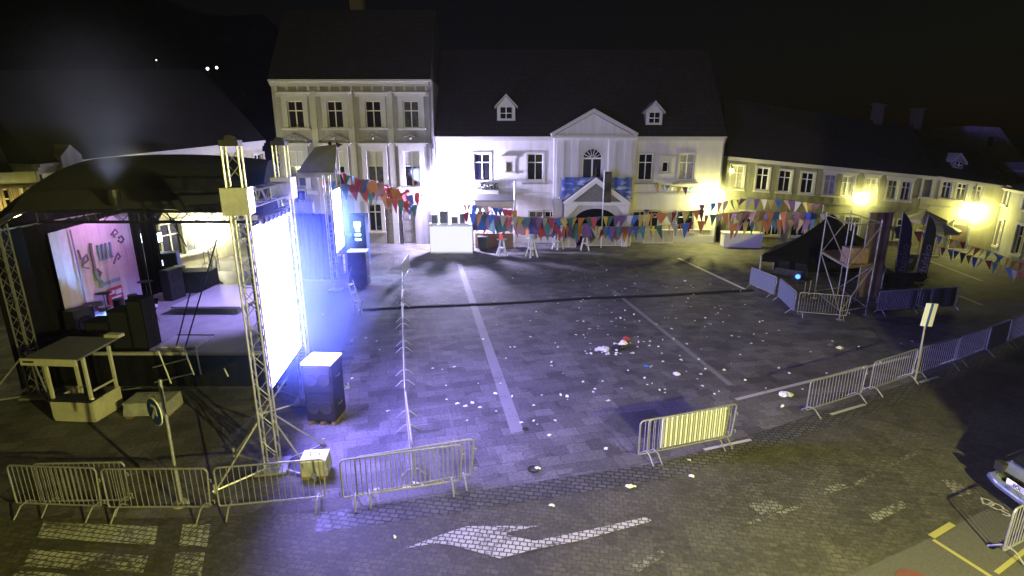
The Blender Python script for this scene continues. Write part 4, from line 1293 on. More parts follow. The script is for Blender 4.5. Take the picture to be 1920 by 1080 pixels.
b = MB(); b.bx(-.2, .2, -.46, -.43, 2.3, 2.62); b.bx(-.13, .13, -.46, -.43, 2.0, 2.3); b.bx(-.18, .18, -.46, -.43, 1.72, 1.85); b.bx(-.18, .18, -.46, -.43, 1.42, 1.52); b.build('cyan_lamp', cy, o)
# ballast
def ballast(label, p, w, d, h, rz, mt, mb, name='ballast_block'):
    o = thing(name, label, 'ballast block', (p.x, p.y, E), rz)
    b = MB(); b.prism([(-w / 2, -d / 2, .08), (w / 2, -d / 2, .08), (w / 2 - .04, -d / 2 + .03, h), (-w / 2 + .04, -d / 2 + .03, h)], (0, d, 0)); b.build('body', mb, o)
    MB().bx(-w / 2 + .02, w / 2 - .02, -d / 2 + .02, d / 2 - .02, h + .002, h + .05).build('lid', mt, o)
    b = MB(); b.bx(-w / 2 + .05, -w / 2 + .2, -d / 2, d / 2, 0, .08); b.bx(w / 2 - .2, w / 2 - .05, -d / 2, d / 2, 0, .08); b.build('runner', M['wood'], o)
    b = MB(); b.tube([(-.1, 0, h + .05), (-.1, 0, h + .13), (.1, 0, h + .13), (.1, 0, h + .05)], .015, 5); b.build('lifting_loop', M['steel'], o)
    return o
ballast('white topped ballast crate at the foot of the front lattice tower', G(584, 905) + Vector((0, .35, 0)), .62, .5, .44, R(6), M['white'], M['concrete'])
ballast('broad grey concrete block on the dark ground left of the blue arrow sign', G(273, 786) + Vector((0, .4, 0)), 1.25, .75, .42, R(4), M['concrete'], M['concrete'])
o = thing('dark_ground_sheet', 'dark sheet laid on the ground beside the huge light panel', 'mat', (0, 0, 0))
MB().prism([G(*q, .006) for q in ((566, 548), (652, 548), (655, 600), (646, 660), (596, 664), (572, 640))], (0, 0, .02)).build('sheet', M['tarp'], o)  # flat dark sheet added over the dark area of ground
# ladder-like steps between panel and speaker box
o = thing('stage_steps', 'small pale metal step frame leaning beside the dark speaker box', 'steps', (0, 0, 0))
A, B = G(652, 568), G(672, 596)
tp = onY(652, 534, A.y + .2)
for dx in (0, .42):
    MB().tube([(tp.x + dx * .3, tp.y + dx, 1.0), (B.x + dx * .3, B.y + dx * .8, .02)], .025, 6).build('stringer', M['steel'], o)
b = MB()
for i in range(4):
    t = (i + .4) / 4; q = Vector((tp.x, tp.y, 1.0)).lerp(Vector((B.x, B.y, .02)), t); b.box((q.x + .06, q.y + .2, q.z), (.16, .42, .03))
b.build('tread', M['steel'], o)
for q in ((tp.x, tp.y, 1.0), (B.x, B.y, .02)):
    MB().tube([q, (q[0] + .22, q[1] + .1, q[2] + .75)], .02, 6).build('hand_post', M['steel'], o)
# ================================================================== WHITE BOOTH, SIGN POST
a, c = G(106, 792), G(196, 797)
d = c - a
o = thing('vendor_booth', 'small open cream vendor booth with flat roof and low counter', 'booth', (a.x, a.y, E), math.atan2(d.y, d.x) + R(2))
w, dp, h = 1.2, .95, 1.95
for x in (.04, w - .04):
    for y in (.04, dp - .04): MB().bx(x - .035, x + .035, y - .035, y + .035, .1, h).build('post', M['cream'], o)
b = MB(); b.bx(-.02, w + .02, -.03, .0, .12, .68); b.build('counter_front', M['cream'], o)
for q_ in (w + .003, -.025): MB().bx(q_, q_ + .022, .0, dp, .12, .68).build('side_panel', M['cream'], o)
MB().bx(-.06, w + .06, -.12, .3, .685, .72).build('counter_top', M['case'], o)
b = MB(); b.prism([(-.28, -.26, h), (w + .06, -.26, h), (w + .06, -.26, h + .05), (-.28, -.26, h + .05)], (0, dp + .5, .1)); b.build('roof', M['greypanel'], o)
b = MB(); b.bx(-.29, w + .07, -.3, -.265, h - .12, h + .07); b.build('fascia', M['cream'], o)
MB().box((w - .1, dp + .3, h + .19), (.45, .22, .09)).build('roof_box', M['cream'], o)
MB().bx(-.2, .1, -.312, -.302, h - .04, h + .01).build('name_strip', M['blackmetal'], o)
b = MB(); b.bx(.0, w, -.02, dp, .05, .12); 
b.build('floor_frame', M['cream'], o)
for x in (.1, w - .1):
    for y in (.05, dp - .05): MB().lathe([(.05, 0), (.05, .05)], (x, y, 0), 10).build('foot', M['rubber'], o)
MB().tube([(w + .01, .1, .95), (w + .01, dp - .1, .95)], .03, 6).build('side_rail', M['cream'], o)
o = thing('drain_cover', 'small pale round valve cover on the booth ledge', 'cover', (a.x + 1.2, a.y - .05, .73))
MB().lathe([(.04, 0), (.045, .03), (.03, .05)], (0, 0, 0), 12).build('cap', M['whiteplastic'], o)

b0 = G(340, 946, E)
top = onY(300, 712, b0.y + .15); mid = onY(292, 771, b0.y + .1)
o = thing('road_sign', 'leaning pole with a round blue sign showing a white diagonal arrow', 'road sign', b0)
MB().tube([(0, 0, 0), (top.x - b0.x, top.y - b0.y, top.z)], .032, 8).build('pole', M['steel'], o)
MB().lathe([(.16, 0), (.15, .06), (.05, .09)], (0, 0, 0), 14).build('base', M['concrete'], o)
sc = Vector((mid.x - b0.x, mid.y - b0.y - .05, mid.z))
rzs = R(-33)
Ms = Matrix.Translation(sc) @ Matrix.Rotation(rzs, 4, 'Z')
b = MB(); b.lathe([(.31, 0), (.31, .018)], (0, 0, 0), 32, axis='Y'); me = b; 
def tr(bb, Mx): bb.v = [tuple(Mx @ Vector(p)) for p in bb.v]; return bb
tr(b, Ms).build('sign_rim', M['signwhite'], o)
b = MB(); b.lathe([(.285, -.006), (.285, -.002)], (0, 0, 0), 32, axis='Y'); plate = tr(b, Ms).build('sign_plate', M['blue_sign'], o)
b = MB()
def bar2(bb, p, q, wd, y=-.012):
    p, q = Vector((p[0], y, p[1])), Vector((q[0], y, q[1])); n_ = (q - p).normalized(); m_ = Vector((-n_.z, 0, n_.x)) * wd / 2
    bb.prism([p - m_, q - m_, q + m_, p + m_], (0, .004, 0))
bar2(b, (-.11, -.17), (.09, .1), .07); bar2(b, (.1, .14), (-.08, .135), .06, -.0125); bar2(b, (.1, .14), (.115, -.06), .06, -.013)
tr(b, Ms).build('arrow_mark', M['signwhite'], plate)
b = MB(); b.bx(-.2, .2, -.015, .0, .0, .58)
M2 = Matrix.Translation((top.x - b0.x + .02, top.y - b0.y - .04, top.z - .72)) @ Matrix.Rotation(R(-46), 4, 'Z')
tr(b, M2).build('upper_plate', M['sheet'], o)

b0 = G(1716, 712, E); tp = onY(1741, 574, b0.y + .1)
o = thing('post_sign', 'white sign plate with a dark centre stripe on a thin post by the kerb', 'post sign', b0)
MB().tube([(0, 0, 0), (tp.x - b0.x, .1, tp.z)], .03, 8).build('pole', M['steel'], o)
m1 = onY(1740, 590, b0.y + .1)
b = MB(); b.bx(-.19, .19, -.02, -.0, -.38, .38); M2 = Matrix.Translation((m1.x - b0.x, .06, m1.z)) @ Matrix.Rotation(R(4), 4, 'Y')
tr(b, M2).build('sign_plate', M['signwhite'], o)
b = MB(); b.bx(-.035, .045, -.028, -.022, -.38, .38); tr(b, M2).build('stripe', M['blue_sign'], o)
b = MB(); b.ball((tp.x - b0.x, .1, tp.z + .05), .045, 8); b.build('pole_cap', M['steel'], o)

# ================================================================== STATUE ON A COLUMN
b0 = Vector((onY(636, 470, 34).x, 34.0, E))
zt = onY(636, 320, 34).z; zh = onY(636, 270, 34).z
o = thing('saint_column', 'dark statue of a standing figure on a tall pale column above the bunting', 'monument', b0)
b = MB(); b.bx(-.9, .9, -.9, .9, 0, .5); b.bx(-.65, .65, -.65, .65, .5, 1.7); b.bx(-.75, .75, -.75, .75, 1.7, 1.9); b.build('pedestal', M['plaster_dim'], o)
MB().lathe([(.4, 1.9), (.34, 2.1), (.32, zt - .5), (.28, zt - .4), (.44, zt - .12), (.44, zt)], (0, 0, 0), 20).build('column', M['plaster_white'], o, smooth=True)
def skin_fig(name, joints, edges, m, parent, sub=2):
    me = bpy.data.meshes.new(name)
    me.from_pydata([j[:3] for j in joints], edges, [])
    ob = bpy.data.objects.new(name, me); COL.objects.link(ob)
    ob.modifiers.new('s', 'SKIN'); sm = ob.modifiers.new('u', 'SUBSURF'); sm.levels = sub; sm.render_levels = sub
    for i, j in enumerate(joints):
        ob.data.skin_vertices[0].data[i].radius = (j[3], j[3])
    ob.data.skin_vertices[0].data[0].use_root = True
    bpy.context.view_layer.update()
    dg = bpy.context.evaluated_depsgraph_get()
    m2 = bpy.data.meshes.new_from_object(ob.evaluated_get(dg))
    bpy.data.objects.remove(ob)
    m2.materials.clear(); m2.materials.append(m)
    for p in m2.polygons: p.use_smooth = True
    r = bpy.data.objects.new(name, m2); COL.objects.link(r); r.parent = parent
    return r
k = (zh - zt) / 1.9
J = [(0, 0, 1.0, .17), (0, 0, 1.25, .17), (0, 0, 1.5, .2), (0, 0, 1.62, .08), (0, -.02, 1.74, .105), (0, -.02, 1.86, .08),
     (-.1, 0, .9, .12), (-.12, -.05, .5, .09), (-.12, 0, .06, .07), (-.12, -.12, .04, .05), (.1, 0, .9, .12), (.14, .0, .5, .09), (.16, .05, .06, .07), (.16, -.08, .04, .05),
     (-.24, 0, 1.5, .09), (-.36, -.02, 1.22, .07), (-.22, -.2, 1.05, .055), (.24, 0, 1.5, .09), (.42, -.05, 1.3, .07), (.5, -.15, 1.55, .05)]
J = [(x * k, y * k, z * k + zt + .02, r * k) for x, y, z, r in J]
Eg = [(0, 1), (1, 2), (2, 3), (3, 4), (4, 5), (0, 6), (6, 7), (7, 8), (8, 9), (0, 10), (10, 11), (11, 12), (12, 13), (2, 14), (14, 15), (15, 16), (2, 17), (17, 18), (18, 19)]
st = skin_fig('figure', J, Eg, M['bronze'], o)
b = MB(); b.tube([(.5 * k, -.15 * k, zt + 1.1 * k), (.5 * k, -.15 * k, zt + 2.05 * k)], .025, 5); b.poly([(.5 * k, -.15 * k, zt + 2.0 * k), (.95 * k, -.1 * k, zt + 1.85 * k), (.5 * k, -.15 * k, zt + 1.6 * k)]); b.build('banner_staff', M['bronze'], st)
b = MB(); b.lathe([(.36 * k, .05), (.33 * k, .5), (.26 * k, .95 * k)], (0, .05, zt), 12); b.build('robe', M['bronze'], st)
b = MB(); b.lathe([(.13 * k, 0), (.14 * k, .06), (.09 * k, .16), (.02, .2)], (0, -.02 * k, zt + 1.83 * k), 12); b.build('helmet', M['bronze'], st)

# ================================================================== STALL TENT BEHIND THE STAGE
Y0 = 31.
q = [onY(557, 322, Y0), onY(590, 276, Y0 + 3), onY(632, 270, Y0 + 3), onY(628, 322, Y0)]
o = thing('market_tent', 'pale tilted tent roof rising behind the glaring panel', 'tent', (onY(590, 480, Y0).x, Y0, E))
ox, oy = o.location.x, o.location.y
def rel(p): return (p.x - ox, p.y - oy, p.z)
b = MB(); qq = [rel(p) for p in q]
b.poly(qq); b.poly([(p[0], p[1], p[2] - .06) for p in reversed(qq)])
for i in range(4):
    p0_, p1_ = qq[i], qq[(i + 1) % 4]; b.poly([p0_, (p0_[0], p0_[1], p0_[2] - .06), (p1_[0], p1_[1], p1_[2] - .06), p1_])
b.poly([qq[0], (qq[0][0], qq[0][1], qq[0][2] - .35), (qq[3][0], qq[3][1], qq[3][2] - .35), qq[3]])
b.build('roof', M['whitetarp'], o)
for p in qq: MB().tube([(p[0], p[1], 0), (p[0], p[1], p[2] - .05)], .05, 8).build('post', M['steel'], o)
b = MB(); b.bx(qq[0][0], qq[3][0], .0, .5, 0, 1.1); b.build('counter', M['whitetarp'], o)
o2 = thing('bottle_shelf', 'lit back shelf with pale bottles under the tilted tent roof', 'shelf', (ox - .9, Y0 + .4, E))
zs = onY(570, 382, Y0).z
b = MB(); b.bx(-.9, .9, 0, .3, zs - .05, zs); b.bx(-.9, .9, .28, .32, zs - .9, zs + .5); b.bx(-.9, -.86, 0, .3, 0, zs - .055); b.bx(.86, .9, 0, .3, 0, zs - .055); b.build('board', M['white'], o2)
for i in range(9):
    x = -.75 + i * .19
    t = thing('bottle', 'small pale bottle standing in a row on the lit back shelf', 'bottle', (ox - .9 + x, Y0 + .52, zs + E), 0, 'bottles on the back shelf')
    MB().lathe([(.06, 0), (.06, .2), (.025, .28), (.025, .36)], (0, 0, 0), 10).build('glass_body', M['cream'], t)
    MB().lathe([(.03, .36), (.03, .39)], (0, 0, 0), 8).build('cap', M['blackmetal'], t)

# ================================================================== BAR AREA IN FRONT OF THE TOWN HALL
def counter(name, label, A, B, h, dp, m, group=None, panels=3):
    d = B - A
    o = thing(name, label, 'counter', (A.x, A.y, E), math.atan2(d.y, d.x), group)
    L_ = d.length
    MB().bx(0, L_, 0, dp, .04, h).build('body', m, o)
    MB().bx(-.05, L_ + .05, -.06, dp + .05, h + .003, h + .05).build('counter_top', M['whiteplastic'], o)
    b = MB()
    for i in range(panels + 1): x = .02 + (L_ - .04) * i / panels; b.bx(x - .018, x + .018, -.012, -.0, .05, h - .02)
    b.bx(0, L_, -.014, -.002, .0, .05)
    b.build('panel_trim', M['whiteplastic'], o)
    return o
zc = onY(845, 418, 37).z
cb = counter('bar_counter', 'big white bar counter with added front glow under the white wall lamp', G(807, 475), G(887, 475), 2.0, .9, M['white'])
CBL = (G(887, 475) - G(807, 475)).length
for i, (x, w_, h_) in enumerate(((.35, .5, .7), (1.0, .6, .95), (1.75, .5, .55), (2.3, .4, .75))):
    p = cb.location + Vector((x, .45, 2.06 - E))
    t = thing('drinks_fridge' if i % 2 else 'beer_tap_box', ['low white tap box at the left end of the big bar counter', 'white drinks fridge on the big bar counter beside the left tap box', 'small white tap box right of the fridge on the big bar counter', 'narrow white fridge at the right end of the big bar counter'][i], 'appliance', p)
    MB().bx(-w_ / 2, w_ / 2, -.25, .25, 0, h_).build('case', M['whiteplastic'], t)
    MB().bx(-w_ / 2 + .05, w_ / 2 - .05, -.262, -.252, .06, h_ - .08).build('front_panel', M['greypanel'], t)
    MB().tube([(w_ * .35, -.28, h_ * .35), (w_ * .35, -.28, h_ * .7)], .012, 5).build('handle', M['steel'], t)
counter('serving_counter', 'white serving counter standing right of the bunting near the mixing tent', G(1356, 464), G(1428, 465), 1.05, .9, M['white'], panels=2)
for i, (x0, x1, y) in enumerate(((1098, 1182, 461), (1205, 1262, 456), (1268, 1330, 455), (1040, 1080, 464))):
    counter('beer_counter', ['pale counter below the right porch post half hidden by bunting', 'low pale counter left of the dark ground floor door behind the flags', 'low pale counter under the yellow lamp behind the flags', 'narrow pale counter left under the timber porch'][i], G(x0, y), G(x1, y), 1.0, .7, M['cream'], 'pale beer counters behind the bunting', 3)
# dark bins / crates behind the white counter
MB().bx(.04, CBL - .04, -.03, -.016, .12, 1.9).build('added_glow_front', emitter('counter_glow', (.95, .95, 1), 1.0), cb)  # emission added to stand in for lamp light on the counter front
o = thing('waste_bin', 'dark green wheeled bin between the white bar counter and the stools', 'bin', G(905, 470) + Vector((0, .2, E)))
MB().prism([(-.28, -.3, .1), (.28, -.3, .1), (.34, -.36, .95), (-.34, -.36, .95)], (0, .65, 0)).build('body', M['darkmesh'], o)
MB().bx(-.36, .36, -.38, .32, .955, 1.02).build('lid', M['darkmesh'], o)
for sx in (-1, 1): MB().lathe([(.1, -.03), (.1, .03)], (sx * .26, .3, .1), 14, axis='X').build('wheel', M['rubber'], o)
# high white tables
def high_table(p, label, h=1.2, rt=.36):
    o = thing('bar_table', label, 'bar table', p, random.random(), 'high white tables before the town hall')
    MB().lathe([(rt, h - .04), (rt + .02, h - .02), (rt, h)], (0, 0, 0), 20).build('table_top', M['whiteplastic'], o)
    for k in range(4):
        a = k * PI / 2 + .5
        MB().tube([(.14 * math.cos(a), .14 * math.sin(a), h - .05), (.24 * math.cos(a), .24 * math.sin(a), h * .5), (.42 * math.cos(a), .42 * math.sin(a), 0)], [.05, .045, .06], 6).build('leg', M['whiteplastic'], o)
    MB().lathe([(.26, h * .42), (.27, h * .45), (.26, h * .48)], (0, 0, 0), 16).build('ring_brace', M['whiteplastic'], o)
    return o
tl = [(941, 480, 1.15, 'white high table, leftmost, with a red lantern on it'), (997, 483, 1.3, 'white high table, middle one, with stacked trays on top'), (1046, 468, 1.3, 'white high table furthest back near the porch'), (1097, 470, 1.15, 'slender high table right of the middle ones under the flags')]
for px, py, h_, l in tl: high_table(G(px, py) + Vector((0, .2, E)), l, h_)
p = G(941, 480) + Vector((-.05, .2, E + 1.15))
o = thing('red_lantern', 'small red lantern glowing on the leftmost white table', 'lantern', p)
MB().lathe([(.09, 0), (.13, .1), (.13, .25), (.07, .32)], (0, 0, 0), 12).build('shade', mat('red_glow', (.5, .05, .04), .5, emit=(1, .12, .08), es=.5, noise=0), o)
MB().tube([(-.07, 0, .3), (0, 0, .44), (.07, 0, .3)], .01, 5).build('handle', M['steel'], o)
p = G(997, 483) + Vector((0, .2, E + 1.3))
o = thing('tray_stack', 'short stack of white trays on the middle high table', 'tray', p)
for i in range(4): MB().lathe([(.2, i * .06), (.26, i * .06 + .045), (.25, i * .06 + .05)], (.01 * (i % 2), 0, .003), 16).build('tray', M['whiteplastic'], o)
# stall with pale roof board left of the town hall centre
A, B = onY(890, 379, 39.2), onY(962, 390, 39.2)
o = thing('drinks_stall', 'drinks stall with a long pale roof board and tall white pole', 'stall', (A.x, 39.2, E))
L_ = B.x - A.x
b = MB(); b.bx(0, L_, -.2, .05, A.z - .45, A.z + .05); b.build('fascia', M['cream'], o)
b = MB(); b.prism([(-.1, -.15, A.z + .055), (L_ + .1, -.15, A.z + .055), (L_ + .1, -.15, A.z + .12), (-.1, -.15, A.z + .12)], (0, 1.9, .3)); b.build('roof', M['greypanel'], o)
for x in (.06, L_ - .06):
    for y in (0.1, 1.6): MB().tube([(x, y, 0), (x, y, A.z + .05)], .05, 6).build('post', M['cream'], o)
MB().bx(0, L_, -.1, .5, 0, 1.1).build('counter', M['wood'], o)
z1 = onY(966, 340, 39.2).z; MB().tube([(L_ + .12, -.1, 0), (L_ + .12, -.1, z1)], .07, 8).build('tall_pole', M['whiteplastic'], o)
# porch
Y0 = 39.8
pl_, pr, ap = onY(1056, 380, Y0), onY(1183, 380, Y0), onY(1118, 333, Y0)
o = thing('timber_porch', 'white timber porch with steep open gable and dark arched doorway', 'porch', ((pl_.x + pr.x) / 2, Y0, E))
ox = o.location.x; xl, xr, xa = pl_.x - ox, pr.x - ox, ap.x - ox
ze, za = pl_.z, ap.z
b = MB()
for p, q in (((xl, ze), (xa, za)), ((xr, ze), (xa, za))):
    dx_ = Vector((q[0] - p[0], 0, q[1] - p[1])).normalized(); nn = Vector((-dx_.z, 0, dx_.x)); nn = nn if nn.z < 0 else -nn
    b.prism([(p[0], -.12, p[1]), (q[0], -.12, q[1]), (q[0], -.12, q[1] - .42), (p[0] + nn.x * .36, -.12, p[1] + nn.z * .36)], (0, .2, 0))
b.bx(xl + .2, xr - .2, -.1, .06, ze - .2, ze + .06)
b.build('gable_frame', M['white'], o)
b = MB(); b.prism([(xl + .3, .1, ze), (xr - .3, .1, ze), (xa, .1, za - .35)], (0, .03, 0)); b.build('gable_board', M['doorwood'], o)
for p, q in (((xl, ze), (xa, za)), ((xr, ze), (xa, za))):
    MB().prism([(p[0], .085, p[1] + .004), (q[0], .085, q[1] + .004), (q[0], .085, q[1] + .07), (p[0], .085, p[1] + .07)], (0, 1.5, 0)).build('roof', M['slate'], o)
for x in (xl + .32, xr - .32):
    b = MB(); b.bx(x - .2, x + .2, -.1, .2, 0, ze - .21)
    s_ = 1 if x < 0 else -1
    b.prism([(x + s_ * .2, -.08, ze - .9), (x + s_ * .2, -.08, ze - .21), (x + s_ * .8, -.08, ze - .21)], (0, .16, 0)); b.build('post', M['white'], o)
wv = xr - xl
n = 14; w2 = wv / 2 - .95; hz = 1.9
arc = [(-w2 * math.cos(PI * i / n), hz + (ze - .5 - hz) * math.sin(PI * i / n)) for i in range(n + 1)]
b = MB(); b.prism([(-w2, .5, 0), (w2, .5, 0)] + [(p[0], .5, p[1]) for p in reversed(arc)], (0, .05, 0)); b.build('dark_doorway', M['black'], o)
b = MB()
b.bx(xl + .55, -w2, .48, .56, 0, ze - .25); b.bx(w2, xr - .55, .48, .56, 0, ze - .25)
for i in range(n):
    b.prism([(arc[i][0], .48, arc[i][1]), (arc[i + 1][0], .48, arc[i + 1][1]), (arc[i + 1][0], .48, ze - .25), (arc[i][0], .48, ze - .25)], (0, .08, 0))
b.build('arch_wall', M['plaster_white'], o)
# dark vertical banner right of the porch gable
p = onY(1141, 322, 39.3); q = onY(1141, 380, 39.3)
o = thing('pole_banner', 'narrow dark vertical banner with a white edge in front of the porch gable', 'banner', (p.x, 39.3, E))
MB().tube([(-.3, 0, 0), (-.3, 0, p.z + .1)], .04, 6).build('pole', M['whiteplastic'], o)
b = MB()
for i in range(10):
    z0, z1 = q.z + (p.z - q.z) * i / 10, q.z + (p.z - q.z) * (i + 1) / 10
    b.poly([(-.24, .03 * math.sin(i), z0), (.26, -.03 * math.sin(i), z0), (.26, -.03 * math.sin(i + 1), z1), (-.24, .03 * math.sin(i + 1), z1)])
b.build('cloth', M['bronze'], o)

# ================================================================== BUNTING
cols = list(FLAG.values())
KEYS = list(FLAG.keys())
def flag_mesh(m, w, h, kind):
    b = MB(); n = 4
    for i in range(n):
        t0, t1 = i / n, (i + 1) / n
        if kind == 't':
            a0, a1 = w / 2 * (1 - t0 * .93), w / 2 * (1 - t1 * .93)
        else:
            a0 = a1 = w / 2
        y0, y1 = .05 * math.sin(t0 * 2.6), .05 * math.sin(t1 * 2.6)
        b.poly([(-a0, y0, -h * t0), (-a1, y1, -h * t1), (a1, y1 + .01, -h * t1), (a0, y0 + .01, -h * t0)])
    return b.mesh('flag', m)
FM = {}
def bunting(label, pts, step=.5, w=.42, h=.62, pal=None, kind='t', sag=.0):
    """pts: world points the cord hangs between"""
    P0 = Vector(pts[0]); w *= 1.12; h *= 1.25; step *= .8
    o = thing('bunting_string', label, 'bunting', P0, 0, 'strings of coloured pennants across the square')
    cord = []
    for a, c in zip(pts[:-1], pts[1:]):
        a, c = Vector(a), Vector(c)
        n = max(2, int((c - a).length / step))
        for i in range(n):
            t = i / n; p = a.lerp(c, t); p.z -= sag * 4 * t * (1 - t); cord.append(p)
    cord.append(Vector(pts[-1]))
    MB().tube([p - P0 for p in cord], .012, 4).build('cord', M['cord'], o)
    pal = pal or ['red', 'blue', 'yellow', 'teal', 'orange', 'purple', 'pale']
    for i in range(len(cord) - 1):
        c = (cord[i] + cord[i + 1]) / 2; dv = cord[i + 1] - cord[i]
        kx = random.choice(pal) if random.random() < .45 else pal[i % len(pal)]
        sz = random.choice((.9, 1, 1.1))
        key = (kx, w, h, kind)
        if key not in FM: FM[key] = flag_mesh(FLAG[kx], w, h, kind)
        f = bpy.data.objects.new('flag', FM[key]); COL.objects.link(f); f.parent = o
        f.location = c - P0; f.scale = (1, 1, sz)
        f.rotation_euler = (random.uniform(-.55, .55), random.uniform(-.3, .3), math.atan2(dv.y, dv.x) + random.uniform(-1., 1.))
    return o
warm = ['red', 'pink', 'blue', 'red', 'orange', 'teal']
def yl(*l): return [onY(x, y, Y) for x, y, Y in l]
bunting('bunting from the statue column down to the white lamp, top string, mostly red', yl((640, 322, 33.8), (700, 338, 36), (752, 352, 38), (800, 364, 40.4)), .42, .48, .75, warm, sag=.1)
bunting('second bunting string below the top one left of the house gates', yl((606, 335, 33), (660, 347, 34.5), (722, 362, 36), (790, 388, 39)), .42, .5, .8, warm, sag=.1)
bunting('square flag bunting in a thick clump before the house window', yl((672, 336, 34.2), (722, 348, 36.4), (770, 368, 38)), .36, .6, .62, ['red', 'pink', 'blue', 'orange', 'teal', 'pink'], kind='s')
bunting('bunting crossing in front of the white drinks stall board, short upper string', yl((866, 382, 37.6), (915, 388, 38), (968, 396, 38)), .42, .42, .62, ['orange', 'pale', 'blue', 'red', 'pale'])
bunting('long middle bunting string running before the timber porch', yl((868, 398, 36.5), (950, 404, 36.8), (1040, 409, 37), (1130, 406, 37), (1230, 400, 37), (1320, 392, 38)), .5, .5, .7, sag=.05)
bunting('lower bunting string of broad flags in front of the white high tables', yl((886, 402, 38), (960, 410, 38), (1050, 418, 37.6), (1100, 420, 37.4)), .46, .6, .8, ['purple', 'blue', 'red', 'teal', 'pink'], kind='s')
bunting('lowest bunting string hanging before the pale beer counters', yl((1035, 420, 37.5), (1120, 424, 37.2), (1220, 424, 37), (1320, 414, 38)), .5, .5, .78, sag=.05)
bunting('bunting sagging across the mixing tent front toward the scaffold', yl((1372, 400, 36.5), (1440, 396, 35.5), (1510, 398, 34.5), (1560, 404, 33.5)), .44, .45, .8, ['pink', 'orange', 'blue', 'teal', 'pale'])
bunting('bunting behind the high white tables, purple and teal, second from the wall', yl((884, 412, 39), (960, 420, 39), (1048, 430, 39), (1180, 428, 39)), .5, .55, .8, ['purple', 'teal', 'red', 'blue', 'orange'], sag=.08)
bunting('short faded bunting high on the town hall wall by the yellow lamp', yl((1226, 345, 40.6), (1268, 350, 40.8), (1312, 352, 41)), .5, .36, .5, ['yellow', 'purple', 'blue', 'pale'])
bunting('bunting leaving the yellow lamp toward the mixing tent, upper string', yl((1310, 384, 39), (1400, 372, 39), (1480, 376, 37.5), (1550, 385, 35)), .5, .42, .62, ['pale', 'yellow', 'blue', 'pink', 'purple'])
bunting('bunting above the white serving counter, lower string', yl((1320, 404, 38), (1400, 396, 37.6), (1480, 402, 36), (1540, 410, 34)), .46, .45, .72, ['yellow', 'teal', 'pale', 'orange', 'pink'])
bunting('bunting over the dark mixing tent roof, brownish pennants', yl((1370, 420, 37), (1440, 412, 36), (1530, 412, 33)), .44, .45, .8, ['orange', 'pink', 'yellow', 'teal'])
bunting('bunting sloping down to the right edge, upper string', yl((1738, 435, 33), (1800, 452, 31), (1860, 472, 29), (1935, 498, 27)), .4, .26, .46, ['pink', 'red', 'blue', 'teal', 'orange'], sag=.05)
bunting('bunting sloping down to the right edge, lower string', yl((1730, 452, 31), (1800, 472, 29), (1860, 490, 27.5), (1935, 516, 25.5)), .4, .26, .46, ['red', 'teal', 'pink', 'blue', 'pale'], sag=.05)
bunting('bunting between the tall flags and the parasols', yl((1655, 420, 34), (1700, 428, 34), (1745, 440, 33)), .46, .42, .6, ['pale', 'red', 'blue', 'orange'])

# ================================================================== MIXING TENT, SCAFFOLD, FLAGS
Ym = 25.5
o = thing('mixing_tent', 'dark peaked tent behind the scaffold tower', 'tent', G(1530, 548) + Vector((0, 1.2, E)))
bx0 = o.location
def rl_(px, py, Y): p = onY(px, py, Y); return (p.x - bx0.x, p.y - bx0.y, p.z)
Yf, Yb = bx0.y - .5, bx0.y + 3.2
c1, c2, c3, c4 = rl_(1428, 478, Yf), rl_(1660, 500, Yf), rl_(1655, 462, Yb), rl_(1455, 460, Yb)
pk = rl_(1560, 400, (Yf + Yb) / 2)
b = MB()
def curved(c, d_):
    n = 7
    for i in range(n):
        t0, t1 = i / n, (i + 1) / n
        def at(q, t): v = Vector(q).lerp(Vector(pk), t); v.z -= .9 * t * (1 - t) * 1.3; return v
        b.poly([at(c, t0), at(d_, t0), at(d_, t1), at(c, t1)])
for c, d_ in ((c1, c2), (c2, c3), (c3, c4), (c4, c1)): curved(c, d_)
b.build('roof', M['black'], o)
b = MB()
for c, d_ in ((c1, c2), (c2, c3), (c3, c4), (c4, c1)):
    b.poly([c, d_, (d_[0], d_[1], d_[2] - .35), (c[0], c[1], c[2] - .35)])
b.build('valance', M['black'], o)
for c in (c1, c2, c3, c4): MB().tube([(c[0], c[1], 0), (c[0], c[1], c[2])], .04, 6).build('post', M['scaf'], o)
b = MB(); b.poly([(c4[0], c4[1], 0), (c3[0], c3[1], 0), (c3[0], c3[1], c3[2] - .36), (c4[0], c4[1], c4[2] - .36)]); b.poly([(c2[0], c2[1], 0), (c3[0], c3[1], 0), (c3[0], c3[1], c3[2] - .36), (c2[0], c2[1], c2[2] - .36)]); b.build('side_wall', M['black'], o)
# desk with gear
A, B = G(1446, 545), G(1520, 575)
d = B - A
o = thing('mixing_desk', 'sound desk crowded with gear under the dark tent with a blue lamp', 'sound desk', (A.x, A.y + .4, E), math.atan2(d.y, d.x) * .6)
MB().bx(0, 2.0, -.4, .4, .8, .86).build('table_top', M['case'], o)
for x in (.06, 1.94):
    for y in (-.35, .35): MB().tube([(x, y, 0), (x, y, .8)], .025, 6).build('leg', M['scaf'], o)
b = MB(); b.prism([(.15, -.36, .862), (.15, .3, .862), (.15, .3, 1.14), (.15, -.36, .94)], (1.5, 0, 0)); cons = b.build('console', M['grille'], o)
b = MB()
for i in range(22):
    for j in range(5): b.box((.22 + i * .063, -.3 + j * .12, .985 + j * .042), (.022, .04, .02))
b.build('fader', M['scaf'], cons)
for x in (.25, 1.1): MB().bx(x, x + .55, .31, .35, 1.15, 1.55).build('monitor_screen', M['glass'], o)
b = MB(); b.tube([(1.75, .2, .86), (1.75, .2, 1.35), (1.6, 0, 1.45)], .012, 5); lp = b.build('lamp_arm', M['blackmetal'], o)
